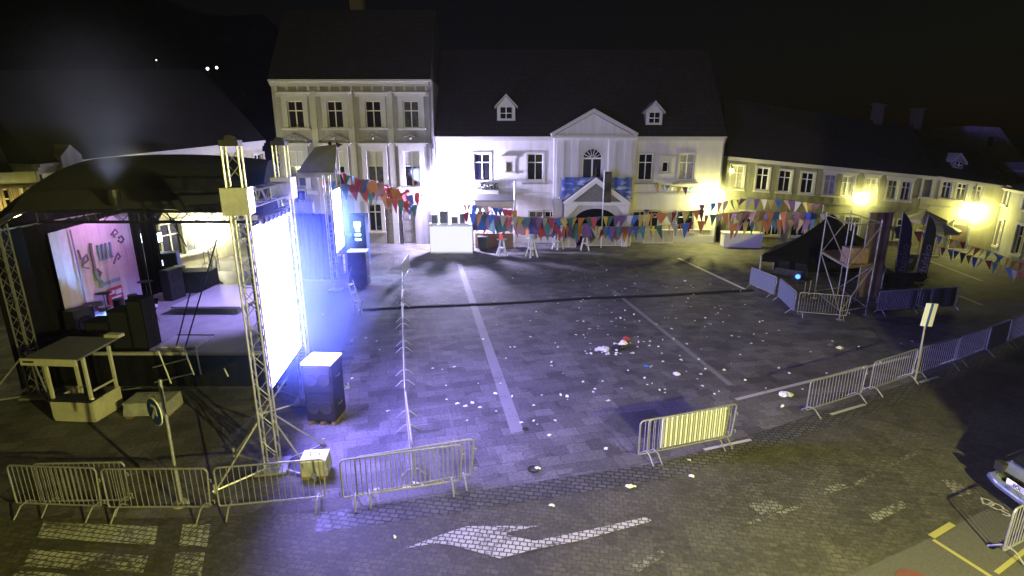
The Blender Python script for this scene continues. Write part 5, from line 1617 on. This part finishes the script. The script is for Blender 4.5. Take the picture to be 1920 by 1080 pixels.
p = onY(1496, 519, 25.2)
o = thing('blue_lamp', 'small intensely blue lamp glowing beside the sound desk', 'lamp', (p.x, p.y, E))
MB().ball((0, 0, p.z), .11, 10).build('bulb', emitter('blue_lamp_glow', (.03, .1, 1), 9), o)
MB().tube([(0, 0, 0), (0, 0, p.z - .07)], .015, 6).build('stand', M['blackmetal'], o)
light('blue_lamp_light', o, (0, -.12, p.z), 'POINT', (.1, .15, 1), 18, .08)
# scaffold tower
P1, P2, P3 = G(1526, 560), G(1573, 600), G(1622, 592)
P4 = P1 + (P3 - P2)
hs_ = [onY(1536, 412, P1.y).z, onY(1585, 424, P2.y).z, onY(1650, 388, P3.y).z]
hh = sum(hs_) / 3
o = thing('scaffold_tower', 'open scaffold tower of pale tubes with diagonal braces and a plank level', 'scaffold', (P2.x, P2.y, E))
PP = [p - P2 for p in (P1, P2, P3, P4)]
for p in PP:
    c = MB().tube([(p.x, p.y, .06), (p.x, p.y, hh)], .028, 7).build('standard', M['scaf'], o)
    MB().bx(p.x - .09, p.x + .09, p.y - .09, p.y + .09, 0, .04).build('base_plate', M['steel'], c)
def led(i, j, z, z2=None): MB().tube([(PP[i].x, PP[i].y, z), (PP[j].x, PP[j].y, z if z2 is None else z2)], .022, 6).build('ledger' if z2 is None else 'diagonal_brace', M['scaf'], o)
zl = onY(1585, 503, P2.y).z
for z in (.4, zl, hh - .15):
    for i in range(4): led(i, (i + 1) % 4, z)
led(0, 1, zl, .3); led(1, 2, .4, zl); led(1, 2, zl, hh - .3); led(3, 2, .4, zl); led(0, 3, zl, hh - .3); led(0, 1, hh - .3, zl)
b = MB(); a_, c_, e_, f_ = PP
b.prism([(PP[1].x, PP[1].y + .02, zl + .03), (PP[2].x, PP[2].y + .02, zl + .03), (PP[3].x, PP[3].y, zl + .03), (PP[0].x, PP[0].y, zl + .03)], (0, 0, .05)); b.build('plank_deck', M['wood'], o)
b = MB(); b.bx(PP[1].x + .2, PP[1].x + 1.2, .25, .75, zl + .09, zl + .7)
o2 = thing('equipment_case', 'brown equipment case standing on the scaffold planks', 'case', (P2.x + .7, P2.y + .75, zl + .09 + E))
MB().bx(-.45, .45, -.25, .25, 0, .62).build('body', M['wood'], o2); MB().bx(-.46, .46, -.26, .26, .625, .68).build('lid', M['wood'], o2)
for sx in (-1, 1): MB().bx(sx * .3 - .03, sx * .3 + .03, -.27, -.252, .5, .66).build('latch', M['steel'], o2)
# tarpaulin sheets hung on the back of the tower
p = onY(1600, 420, P3.y + 2.0); q = onY(1690, 500, P3.y + 2.0)
o = thing('hung_sheet', 'olive brown cloth sheet hanging right of the scaffold tower', 'cloth sheet', (p.x + .75, p.y, E))
b = MB(); n = 18
for i in range(n):
    x0, x1 = 1.05 * i / n, 1.05 * (i + 1) / n
    b.poly([(x0, .02 * math.sin(i), .3), (x1, .02 * math.sin(i + 1), .3), (x1, .02 * math.sin(i + 1), 4.4), (x0, .02 * math.sin(i), 4.4)])
b.build('cloth', mat('olive_cloth', (.17, .125, .06), .9, noise=.25, scale=2), o)
MB().tube([(-.1, 0, 4.4), (1.15, 0, 4.4)], .03, 6).build('top_bar', M['scaf'], o)
for x in (0, 1.05): MB().tube([(x, 0.06, 0), (x, .06, 4.4)], .03, 6).build('post', M['scaf'], o)
# beach flags
def beach_flag(label, base, top, wd, m, letters, ltxt, size, cat='flag'):
    b0 = G(*base, E); tpv = onY(*top, b0.y)
    o = thing('feather_flag', label, cat, b0, 0, 'tall feather flags by the mixing tent')
    hz, lean = tpv.z, tpv.x - b0.x
    n = 16; b = MB()
    for i in range(n):
        t0, t1 = .07 + .93 * i / n, .07 + .93 * (i + 1) / n
        def wq(t): return wd * (1 if t < .72 else max(.02, math.cos((t - .72) / .28 * PI / 2)) ** .7)
        b.poly([(lean * t0, 0, hz * t0), (lean * t0 + wq(t0), .02 * math.sin(t0 * 9), hz * t0), (lean * t1 + wq(t1), .02 * math.sin(t1 * 9), hz * t1), (lean * t1, 0, hz * t1)])
    b.build('cloth', m, o)
    MB().tube([(0, .03, 0), (lean * .6, .03, hz * .6), (lean, .03, hz), (lean + wd * .3, .03, hz + .1)], .025, 6).build('pole', M['steel'], o)
    b = MB(); b.box((0, 0, .04), (1.0, .12, .05)); b.box((0, 0, .07), (.12, 1.0, .05)); b.build('cross_base', M['blackmetal'], o)
    ang = math.atan2(hz, lean)
    Mx = Matrix.Translation((lean * .3 + wd / 2, -.04, hz * .31)) @ Matrix.Rotation(R(90), 4, 'X') @ Matrix.Rotation(ang, 4, 'Z')
    text_part(ltxt, size, letters, o, Mx, .004, .2, .012)
    return o
beach_flag('tall dark violet feather flag with pale upright lettering', (1676, 536), (1694, 398), .62, mat('violet_flag', (.035, .03, .05), .7), M['greypanel'], 'Ožujsko', .62)
beach_flag('tall olive feather flag with pale lettering left of the parasols', (1714, 534), (1742, 405), .6, mat('olive_flag', (.09, .11, .05), .7), M['cream'], 'Ožujsko', .62)
for i, (px, py, Y) in enumerate(((1735, 404, 36.5), (1762, 424, 36))):
    p = onY(px, py, Y)
    o = thing('parasol', ['cream parasol opened behind the tall feather flags', 'cream parasol in front of the yellow terrace, lower and further right'][i], 'parasol', (p.x, p.y, E), R(20 * i), 'cream parasols by the yellow terrace')
    b = MB(); n = 8; rr_ = 1.25
    for k_ in range(n):
        a0, a1 = 2 * PI * k_ / n, 2 * PI * (k_ + 1) / n
        am = (a0 + a1) / 2
        b.poly([(0, 0, p.z + .35), (rr_ * math.cos(a0), rr_ * math.sin(a0), p.z - .25), (rr_ * math.cos(a1), rr_ * math.sin(a1), p.z - .25)])
        b.poly([(rr_ * math.cos(a0), rr_ * math.sin(a0), p.z - .25), (rr_ * math.cos(a0), rr_ * math.sin(a0), p.z - .45), (rr_ * math.cos(a1), rr_ * math.sin(a1), p.z - .45), (rr_ * math.cos(a1), rr_ * math.sin(a1), p.z - .25)])
    b.build('canopy', M['cream'], o)
    MB().tube([(0, 0, 0), (0, 0, p.z + .4)], .03, 6).build('pole', M['wood'], o)
    MB().lathe([(.3, 0), (.3, .08), (.06, .12)], (0, 0, 0), 14).build('base', M['concrete'], o)
p = G(1700, 545, E)
o = thing('covered_trailer', 'low dark covered trailer at the foot of the feather flags', 'trailer', (p.x + .1, p.y + 1.3, E), R(6))
b = MB(); b.prism([(-1.3, -.6, .45), (1.3, -.6, .45), (1.2, -.6, .7), (.9, -.6, .78), (-.9, -.6, .78), (-1.2, -.6, .7)], (0, 1.2, 0)); b.build('cover', M['case'], o)
MB().bx(-1.3, 1.3, -.62, .62, .3, .445).build('chassis', M['blackmetal'], o)
for sx in (-.3, .3):
    for sy in (-.66, .66): MB().lathe([(.28, -.08), (.28, .08)], (sx * 1.1, sy, .28), 18, axis='Y').build('wheel', M['rubber'], o)
MB().tube([(1.3, 0, .38), (2.1, 0, .38)], .04, 6).build('drawbar', M['steel'], o)
for i, (px, py) in enumerate(((1712, 498), (1702, 508))):
    o = thing('folded_table', 'pale folded table leaning by the feather flags, %s one' % ('upper', 'lower')[i], 'table', G(px, py + 20, E) + Vector((0, .6, 0)), R(12 * i - 5))
    MB().box((0, 0, .62), (.9, .05, 1.2), rx=R(12)).build('table_top', M['whiteplastic'], o)
    for sx in (-.35, .35): MB().tube([(sx, -.03, .05), (sx, .22, 1.1)], .02, 5).build('leg', M['steel'], o)
o = thing('lit_shop_sign', 'small glowing blue and white shop window sign behind the bunting', 'sign', onY(1471, 388, 42.5), math.atan2(ra.u.y, ra.u.x))
MB().bx(-1.1, .15, -.06, .0, -.2, .22).build('white_half', emitter('shop_white', (.9, .92, 1), 4), o); MB().bx(.16, .75, -.06, 0, -.2, .22).build('blue_half', emitter('shop_blue', (.3, .4, 1), 3), o)
MB().bx(-1.2, .85, .003, .08, -.3, .32).build('case', M['blackmetal'], o)

# ================================================================== CABLE RAMP, CAR
A, B = G(668, 582), G(1412, 545)
d = B - A
o = thing('cable_ramp', 'long dark cable ramp lying right across the plaza', 'cable ramp', (A.x, A.y, .006), math.atan2(d.y, d.x))
L_ = d.length; ns = 22
for i in range(ns):
    x0, x1 = L_ * i / ns + .004, L_ * (i + 1) / ns - .004
    yo = .05 * math.sin(i * .7) * 1.2
    MB().prism([(x0, yo - .19, 0), (x0, yo + .19, 0), (x0, yo + .07, .06), (x0, yo - .07, .06)], (x1 - x0, 0, 0)).build('segment', M['rubber'], o)
# the car: rear end in the picture, the rest runs out of frame
o = thing('parked_car', 'silver blue car at the right edge with a white number plate', 'car', (10.6, 9.5, .008), 0)
sec = [(0.0, .28, .72, .70), (.06, .22, .86, .80), (.5, .2, .95, .84), (1.0, .2, .97, .86), (2.2, .2, .95, .86), (3.4, .2, .92, .85), (3.9, .22, .8, .8), (4.15, .3, .62, .68)]
b = MB(); vs = []; nseg = 12
def ring(x, z0, z1, hw):
    pts = []
    for k_ in range(nseg):
        t = 2 * PI * k_ / nseg; cx_, sz_ = math.cos(t), math.sin(t)
        e_ = .45
        pts.append((x, hw * math.copysign(abs(cx_) ** e_, cx_), (z0 + z1) / 2 + (z1 - z0) / 2 * math.copysign(abs(sz_) ** e_, sz_)))
    return pts
rings = [ring(*s_) for s_ in sec]
for r_ in rings: vs += r_
fs = [(i * nseg + k_, i * nseg + (k_ + 1) % nseg, (i + 1) * nseg + (k_ + 1) % nseg, (i + 1) * nseg + k_) for i in range(len(rings) - 1) for k_ in range(nseg)]
fs += [tuple(range(nseg)), tuple(reversed(range((len(rings) - 1) * nseg, len(rings) * nseg)))]
b.add(vs, fs); b.build('body', M['carpaint'], o, smooth=True)
b = MB(); vs = []
cab = [(.12, .94, .96, .74), (.55, .94, 1.42, .62), (1.2, .94, 1.5, .62), (2.1, .94, 1.46, .6), (2.95, .9, .97, .7)]
rings = [ring(*s_) for s_ in cab]
for r_ in rings: vs += r_
fs = [(i * nseg + k_, i * nseg + (k_ + 1) % nseg, (i + 1) * nseg + (k_ + 1) % nseg, (i + 1) * nseg + k_) for i in range(len(rings) - 1) for k_ in range(nseg)]
b.add(vs, fs); b.build('cabin_glass', M['glass'], o, smooth=True)
b = MB(); b.box((1.35, 0, 1.505), (1.3, 1.1, .02)); b.build('roof', M['carpaint'], o)
b = MB(); b.tube([(.3, -.82, .42), (-.02, -.76, .42), (-.09, -.5, .42), (-.11, 0, .42), (-.09, .5, .42), (-.02, .76, .42), (.3, .82, .42)], .1, 8); b.build('bumper', M['carpaint'], o, smooth=True)
for sy in (-1, 1): MB().box((.02, sy * .66, .74), (.14, .2, .2)).build('tail_light', M['redlens'], o)
pt = MB().bx(-.05, -.02, -.1, .42, .5, .62).build('number_plate', M['signwhite'], o)
text_part('EOL', .11, M['blackmetal'], pt, Matrix.Translation((-.054, .16, .56)) @ Matrix.Rotation(R(-90), 4, 'Z') @ Matrix.Rotation(R(90), 4, 'X'), .002)
for x in (.75, 3.3):
    for sy in (-1, 1):
        w_ = MB().lathe([(.2, -.1), (.3, -.1), (.31, -.06), (.31, .06), (.3, .1), (.2, .1)], (x, sy * .78, .31), 22, axis='Y').build('wheel', M['rubber'], o)
        MB().lathe([(.2, -.104), (.05, -.115), (.05, .115), (.2, .104)], (x, sy * .78, .31), 16, axis='Y').build('rim', M['alu'], w_)

# ================================================================== LITTER
def scrap_mesh(kind, m):
    b = MB()
    if kind == 'paper':
        n = 5; g = [[(.09 * (i / n - .5) + random.uniform(-.012, .012), .12 * (j / n - .5) + random.uniform(-.012, .012), random.uniform(.004, .035)) for i in range(n + 1)] for j in range(n + 1)]
        vs = [p for r_ in g for p in r_]
        b.add(vs, [(j * (n + 1) + i, j * (n + 1) + i + 1, (j + 1) * (n + 1) + i + 1, (j + 1) * (n + 1) + i) for j in range(n) for i in range(n)])
    elif kind == 'cup':
        b.lathe([(.03, -.055), (.045, .05), (.047, .055), (.043, .05)], (0, 0, .047), 10, axis='X')
    elif kind == 'napkin':
        vs = [(.1 * math.cos(k_ * .785) * random.uniform(.5, 1), .08 * math.sin(k_ * .785) * random.uniform(.5, 1), random.uniform(.003, .02)) for k_ in range(8)] + [(0, 0, .06)]
        b.add(vs, [(k_, (k_ + 1) % 8, 8) for k_ in range(8)] + [tuple(reversed(range(8)))])
    return b.mesh('litter_' + kind, m)
SM = [scrap_mesh('paper', M['paper']) for _ in range(4)] + [scrap_mesh('napkin', M['paper']) for _ in range(4)]
CM = [scrap_mesh('cup', M['whiteplastic'])]
def scrap(px, py, s=1., z=.006, cup=False):
    p = G(px, py, z)
    o = bpy.data.objects.new('plastic_cup' if cup else 'paper_scrap', random.choice(CM if cup else SM)); COL.objects.link(o)
    o.location = p; o.rotation_euler = (0, 0, random.uniform(0, 6.3)); o.scale = (s, s, s)
    if cup: tag(o, 'empty white plastic cup lying on its side on the plaza paving', 'cup', 'dropped plastic cups')
    else: tag(o, 'crumpled scrap of white paper lying on the dark plaza paving', 'paper scrap', 'scraps of litter on the plaza')
known = [(886, 757), (900, 764), (858, 757), (872, 762), (929, 738), (1001, 790), (1030, 816), (1136, 842), (1008, 878), (995, 632), (1063, 745), (1130, 715), (1093, 716), (1001, 760), (1140, 752), (1272, 703), (1219, 688), (1080, 628), (1094, 628), (1155, 597), (1163, 597), (1155, 612),
         (1106, 617), (1094, 603), (965, 651), (957, 652), (1046, 651), (1034, 686), (1231, 608), (1219, 640), (1197, 642), (1207, 641), (1243, 678), (1277, 675), (1332, 608), (1322, 597), (1367, 592), (1430, 602), (1385, 632), (1372, 630), (1424, 605), (1388, 665), (1317, 724), (1358, 694), (1475, 738),
         (1466, 764), (1183, 910), (1190, 912), (1297, 893), (1035, 948), (740, 1008), (715, 922), (706, 918), (1292, 863), (852, 688), (620, 595), (606, 590), (706, 640), (686, 634), (712, 656), (660, 640), (728, 771), (660, 710), (640, 760), (931, 528), (884, 524), (978, 506), (962, 522), (1015, 512), (1067, 512), (1137, 507), (1120, 494), (1115, 521), (1190, 532), (1250, 538), (1285, 528), (1268, 540), (1290, 560), (1154, 555), (1200, 557), (1089, 566), (1046, 569), (931, 563), (1340, 577), (1352, 580), (1346, 588)]
for i, (x, y) in enumerate(known): scrap(x, y, random.uniform(.55, 1.05), cup=(i % 5 == 0), z=.012 if y > 870 else .006)
for _ in range(185):
    if random.random() < .55: x, y = random.gauss(1190, 150), random.gauss(560, 70)
    else: x, y = random.uniform(790, 1450), random.uniform(490, 800)
    if not (780 < x < 1440 and 488 < y < 830) or (x > 1180 and y > 740): continue
    scrap(x, y, random.uniform(.35, .8), cup=random.random() < .15)
for x, y in ((1550, 700), (1620, 690), (1480, 700), (1610, 650), (1650, 680), (1690, 645), (1560, 640), (1430, 640), (1460, 620), (1520, 660), (1505, 730), (1710, 640), (1740, 650), (1460, 690)): scrap(x, y, random.uniform(.5, .9))
# bigger things on the ground
def heap(px, py, label, name, cat, m, s, sz=.5, z=.006, nn=60):
    o = thing(name, label, cat, G(px, py, z))
    b = MB(); vs = []; n = 12; mrows = 6
    for i in range(mrows + 1):
        for k_ in range(n):
            ph = PI / 2 * i / mrows
            r_ = s * .8 * math.cos(ph) * random.uniform(.5, 1.25)
            vs.append((r_ * math.cos(2 * PI * k_ / n) * 1.3, r_ * math.sin(2 * PI * k_ / n), s * sz * math.sin(ph) * random.uniform(.8, 1.1)))
    fs = [(i * n + k_, i * n + (k_ + 1) % n, (i + 1) * n + (k_ + 1) % n, (i + 1) * n + k_) for i in range(mrows) for k_ in range(n)]
    b.add(vs, fs); b.build('crumpled_film', m, o)
    return o
heap(1473, 740, 'crumpled white plastic bag lying left of the kerb barrier run', 'plastic_bag', 'bag', M['whiteplastic'], .2, .5)
heap(1132, 655, 'pale crumpled plastic sheet at the left end of the rubbish heap', 'plastic_sheet', 'plastic sheet', M['whiteplastic'], .28, .3)
heap(1158, 655, 'dark bin bag in the middle of the rubbish heap', 'bin_bag', 'bag', M['rubber'], .26, .6)
heap(1168, 645, 'white carrier bag at the right end of the rubbish heap', 'plastic_bag', 'bag', M['whiteplastic'], .17, .9)
heap(1174, 638, 'red carrier bag topping the right end of the rubbish heap', 'plastic_bag', 'bag', FLAG['red'], .16, 1.0)
heap(1268, 702, 'knot of white paper wrapping alone in the middle of the plaza', 'paper_wrapping', 'wrapping', M['paper'], .13, .7)
heap(1212, 687, 'small blue and white wrapper below the rubbish heap', 'wrapper', 'wrapper', FLAG['blue'], .12, .5)
heap(1574, 653, 'white crumpled box lid by the scaffold side litter', 'box_lid', 'box lid', M['paper'], .14, .6)
heap(1558, 647, 'grey crumpled packaging beside the white box lid', 'packaging', 'packaging', M['greypanel'], .14, .5)
heap(985, 805, 'dark crumpled rag below the pale paving strip', 'rag', 'rag', M['rubber'], .09, .6)
heap(1180, 912, 'white food tray lying on the road edge cobbles', 'food_tray', 'tray', M['paper'], .09, .5, .014)
for i in range(26): scrap(random.gauss(1148, 20), random.gauss(655, 6), random.uniform(.6, 1.2), cup=i % 3 == 0)
p = G(1000, 881)
o = thing('rope_ring', 'small dark rope ring lying near the fence end', 'ring', (p.x, p.y, .02))
MB().tube([(.12 * math.cos(i * PI / 10), .12 * math.sin(i * PI / 10), 0) for i in range(21)], .018, 6).build('ring', M['rubber'], o)
p = G(760, 905)
for i, (px, py, an) in enumerate(((755, 916, 35), (770, 903, -20), (806, 904, 10))):
    o = thing('tent_peg', 'short white plastic stake lying under the doubled barriers', 'stake', G(px, py, .02), R(an), 'white stakes under the doubled barriers')
    MB().tube([(0, 0, 0), (.3, 0, 0)], .02, 6).build('rod', M['whiteplastic'], o)
    MB().ball((.3, 0, 0), .032, 6).build('knob', M['whiteplastic'], o)

# ================================================================== LAMPS
def smoke(c, r, dens, col, label, nm='stage_smoke_bloom'):
    b = MB(); b.ball((0, 0, 0), 1, 24)
    b.v = [(x * r[0], y * r[1], z * r[2]) for x, y, z in b.v]
    o = b.build(nm, bpy.data.materials.new('smoke_and_bloom'), smooth=True); o.location = c; o['kind'] = 'stuff'; o['label'] = label
    m = o.data.materials[0]; m.use_nodes = True; nt = m.node_tree; nt.nodes.remove(nt.nodes['Principled BSDF'])
    pv = nt.nodes.new('ShaderNodeVolumePrincipled'); pv.inputs['Color'].default_value = (*col, 1); pv.inputs['Anisotropy'].default_value = .2
    N, L = nt.nodes.new, nt.links.new
    tc = N('ShaderNodeTexCoord'); mp = N('ShaderNodeVectorMath'); mp.operation = 'MULTIPLY_ADD'; mp.inputs[1].default_value = (2, 2, 2); mp.inputs[2].default_value = (-1, -1, -1)
    ln = N('ShaderNodeVectorMath'); ln.operation = 'LENGTH'; mr = N('ShaderNodeMapRange'); mr.inputs['From Min'].default_value = 1; mr.inputs['From Max'].default_value = .1
    pw = N('ShaderNodeMath'); pw.operation = 'POWER'; pw.inputs[1].default_value = 1.7; mu = N('ShaderNodeMath'); mu.operation = 'MULTIPLY'; mu.inputs[1].default_value = dens
    nz = N('ShaderNodeTexNoise'); nz.inputs['Scale'].default_value = 3.5; nz.inputs['Detail'].default_value = 2; mn = N('ShaderNodeMapRange'); mn.inputs['From Min'].default_value = .3; mn.inputs['From Max'].default_value = .7; mn.inputs['To Min'].default_value = .55; mn.inputs['To Max'].default_value = 1.3
    m2 = N('ShaderNodeMath'); m2.operation = 'MULTIPLY'
    L(tc.outputs['Generated'], mp.inputs[0]); L(mp.outputs[0], ln.inputs[0]); L(ln.outputs['Value'], mr.inputs['Value']); L(mr.outputs['Result'], pw.inputs[0]); L(pw.outputs[0], mu.inputs[0])
    L(tc.outputs['Generated'], nz.inputs['Vector']); L(nz.outputs['Fac'], mn.inputs['Value']); L(mu.outputs[0], m2.inputs[0]); L(mn.outputs['Result'], m2.inputs[1]); L(m2.outputs[0], pv.inputs['Density'])
    nt.links.new(pv.outputs[0], nt.nodes['Material Output'].inputs['Volume'])
M['warmlamp'] = emitter('yellow_lamp_glow', (1, .86, .25), 60)
M['coldlamp'] = emitter('white_lamp_glow', (.95, .95, 1), 60)
def wall_lamp(label, fc, px, py, m, col, power, yo=-.75, r=.16, group='wall lanterns on the house fronts'):
    x, z = fc.loc(px, py, yo)
    p = fc.world(x, yo, z)
    o = thing('wall_lantern', label, 'wall lamp', p, math.atan2(fc.u.y, fc.u.x), group)
    MB().tube([(0, -yo, .25), (0, -yo * .5, .42), (0, 0, .34), (0, 0, .24)], .03, 6).build('bracket', M['blackmetal'], o)
    MB().lathe([(.04, r + .1), (r * .5, r + .06), (r * .55, r + .02)], (0, 0, 0), 12).build('hood', M['blackmetal'], o)
    MB().ball((0, 0, 0), r, 10).build('globe', emitter('lantern_glow', col, power / (4 * PI * PI * r * r)), o)
    mist = globals().get('smoke')
    if power > 200 and mist: mist(p + Vector((0, -.1, 0)), (2.4, 1.8, 2.4), .75, (.9, .9, .9), 'thin volume added as camera bloom round the ' + label, 'lamp_bloom')  # volume added to stand in for camera bloom round the lamp
    return o
yel = (1, .94, .27)
wall_lamp('blazing white wall lamp between the grey house and the town hall', th, 838, 356, None, (.64, .58, 1), 20000, -1.1, .3)
wall_lamp('blazing yellow wall lamp at the right end of the town hall', th, 1336, 372, M['warmlamp'], yel, 2400, -.5, .26)
wall_lamp('yellow wall lamp on the olive terrace above the mixing tent', ra, 1616, 372, M['warmlamp'], yel, 480, -.42, .2)
wall_lamp('broad bright yellow wall lamp on the yellow terrace by its round headed door', rb, 1828, 398, M['warmlamp'], yel, 850, -.45, .24)
wall_lamp('bright pale wall lamp seen under the stage canopy', ll, 392, 424, M['warmlamp'], (1, .95, .6), 3000, -.6, .24)
wall_lamp('added unseen yellow lamp lighting the eaves of the long house, hidden by the canopy', ll, 250, 350, M['warmlamp'], yel, 520, -.7)  # unseen lamp added to brighten the cornice
wall_lamp('round white globe lamp at the left end of the olive terrace', ra, 1372, 320, emitter('dim_globe', (1, .95, .6), 5), yel, 25, -.4)
wall_lamp('yellow wall lamp on the ochre house at the left edge', fl, 30, 402, emitter('dim_globe2', (1, .9, .5), 2), yel, 130, -.9)
# lamps on the building the camera stands on: they light the near road; out of the frame
for nm, lb, p, pw in (('street_lantern', 'yellow street lantern on the camera side wall beside the neighbour house', (7.1, -.6, 6.6), 15500), ('street_lantern', 'yellow street lantern on the camera side wall further left', (-7.5, -1.0, 6.8), 430)):
    o = thing(nm, lb, 'street lamp', p)
    MB().tube([(0, -.9, .2), (0, -.3, .4), (0, 0, .3)], .03, 6).build('bracket', M['blackmetal'], o)
    MB().lathe([(.05, .28), (.2, .2), (.22, .16)], (0, 0, 0), 12).build('hood', M['blackmetal'], o)
    MB().ball((0, 0, .04), .12, 8).build('globe', M['warmlamp'], o)
    light('lantern_light', o, (0, .05, -.12), 'POINT', (1, .93, .25), pw, .1)
# stage lighting: soft violet wash and one beam pointing up into the mist
o = thing('moving_head_lamp', 'moving head stage lamp throwing its violet wash on the stage floor', 'stage lamp', (-8.2, 21.0, 5.55))
b = MB(); b.lathe([(.12, .18), (.16, .1), (.15, -.15)], (0, 0, 0), 12); b.build('head', M['blackmetal'], o)
MB().tube([(-.2, 0, 0), (-.2, 0, .3), (.2, 0, .3), (.2, 0, 0)], .03, 6).build('yoke', M['blackmetal'], o)
s = light('wash_light', o, (0, 0, -.2), 'SPOT', (.42, .33, 1), 3400, .12, spot=R(80), blend=.6); aim(s, (-8.2, 21, 5.3), (-10.6, 20.3, 1.2))
o = thing('banner_lamp', 'floor lamp below the banner throwing cyan light up the cloth', 'stage lamp', (-13.75, 19.0, DZ + .03))
b = MB(); b.lathe([(.1, 0), (.12, .08), (.1, .2)], (0, 0, 0), 12); b.build('head', M['blackmetal'], o)
s = light('cyan_light', o, (0, 0, .24), 'SPOT', (.16, .5, 1), 5200, .08, spot=R(130), blend=.8); aim(s, (-13.75, 19.0, 1.5), (-15.05, 19.0, 2.5))
o = thing('banner_lamp', 'lamp above the banner tinting its top pink', 'stage lamp', (-13.4, 19.0, 5.4))
b = MB(); b.lathe([(.1, 0), (.12, .08), (.1, .2)], (0, 0, 0), 12); b.build('head', M['blackmetal'], o)
s = light('pink_light', o, (0, 0, -.08), 'SPOT', (.8, .3, .85), 260, .08, spot=R(110), blend=.8); aim(s, (-13.4, 19, 5.3), (-15.05, 19.0, 4.0))
o = thing('beam_lamp', 'lamp on the canopy edge sending a faint beam up into the mist', 'stage lamp', (-10.9, 14.75, 6.1))
b = MB(); b.lathe([(.1, -.25), (.16, 0), (.16, .2)], (0, 0, 0), 12); b.build('head', M['blackmetal'], o)
s = light('beam_light', o, (0, 0, .3), 'SPOT', (.75, .8, 1), 420, .25, spot=R(80), blend=1.0); aim(s, (0, 0, 0), (.1, -.02, 1))

# ================================================================== NIGHT MIST
b = MB(); b.bx(-168, 168, -58, 196, -1, 62)
hz_ = b.build('haze', bpy.data.materials.new('night_mist')); hz_['kind'] = 'stuff'
hm = hz_.data.materials[0]; hm.use_nodes = True
nt = hm.node_tree; nt.nodes.remove(nt.nodes['Principled BSDF'])
pv = nt.nodes.new('ShaderNodeVolumePrincipled'); pv.inputs['Color'].default_value = (.85, .87, .95, 1); pv.inputs['Density'].default_value = HAZE; pv.inputs['Anisotropy'].default_value = .3
nt.links.new(pv.outputs[0], nt.nodes['Material Output'].inputs['Volume'])

smoke((-5.75, 13.0, 4.0), (2.6, 3.9, 4.4), .1, (.3, .52, 1), 'thin smoke volume added as camera bloom round the light panel')  # this and the strip volume are added to stand in for camera bloom
smoke((-9.3, 28.9, 3.4), (1.7, 2.2, 2.4), .16, (.4, .6, 1), 'thin smoke volume added as camera bloom round the distant light strip')
smoke((-10.8, 14.4, 7.4), (3.6, 2.2, 3.8), .08, (.8, .82, 1), 'faint smoke plume drifting up before the canopy edge')
# ================================================================== SKY, MOON, CAMERA
W = bpy.data.worlds.new('World'); S.world = W; W.use_nodes = True
nt = W.node_tree; bg = nt.nodes['Background']
sky = nt.nodes.new('ShaderNodeTexSky'); sky.sky_type = 'NISHITA'; sky.sun_disc = False
sky.sun_elevation = R(2); sky.sun_rotation = R(200)
nt.links.new(sky.outputs[0], bg.inputs['Color']); bg.inputs['Strength'].default_value = .0012
sl = bpy.data.lights.new('moon', 'SUN'); sl.energy = .002; sl.angle = R(.5); sl.color = (.8, .85, 1)
so = bpy.data.objects.new('moon', sl); COL.objects.link(so); so.rotation_euler = (R(60), 0, R(200))
cam = bpy.data.cameras.new('camera'); co = bpy.data.objects.new('camera', cam); COL.objects.link(co)
co.location = (0, 0, H); co.rotation_euler = (PI / 2 - PITCH, 0, 0)
cam.sensor_width = 36; cam.lens = 36 * F / 1920; cam.clip_end = 1000; cam.clip_start = .05
S.camera = co
S.view_settings.view_transform = 'Standard'; S.view_settings.look = 'None'; S.view_settings.exposure = EXPO; S.view_settings.gamma = 1
cy_ = S.cycles
cy_.use_denoising = True
cy_.volume_step_rate = 3.0
cy_.volume_max_steps = 128
cy_.max_bounces = 5; cy_.diffuse_bounces = 3; cy_.glossy_bounces = 2; cy_.transmission_bounces = 2; cy_.volume_bounces = 0
cy_.caustics_reflective = False; cy_.caustics_refractive = False
cy_.sample_clamp_indirect = 4
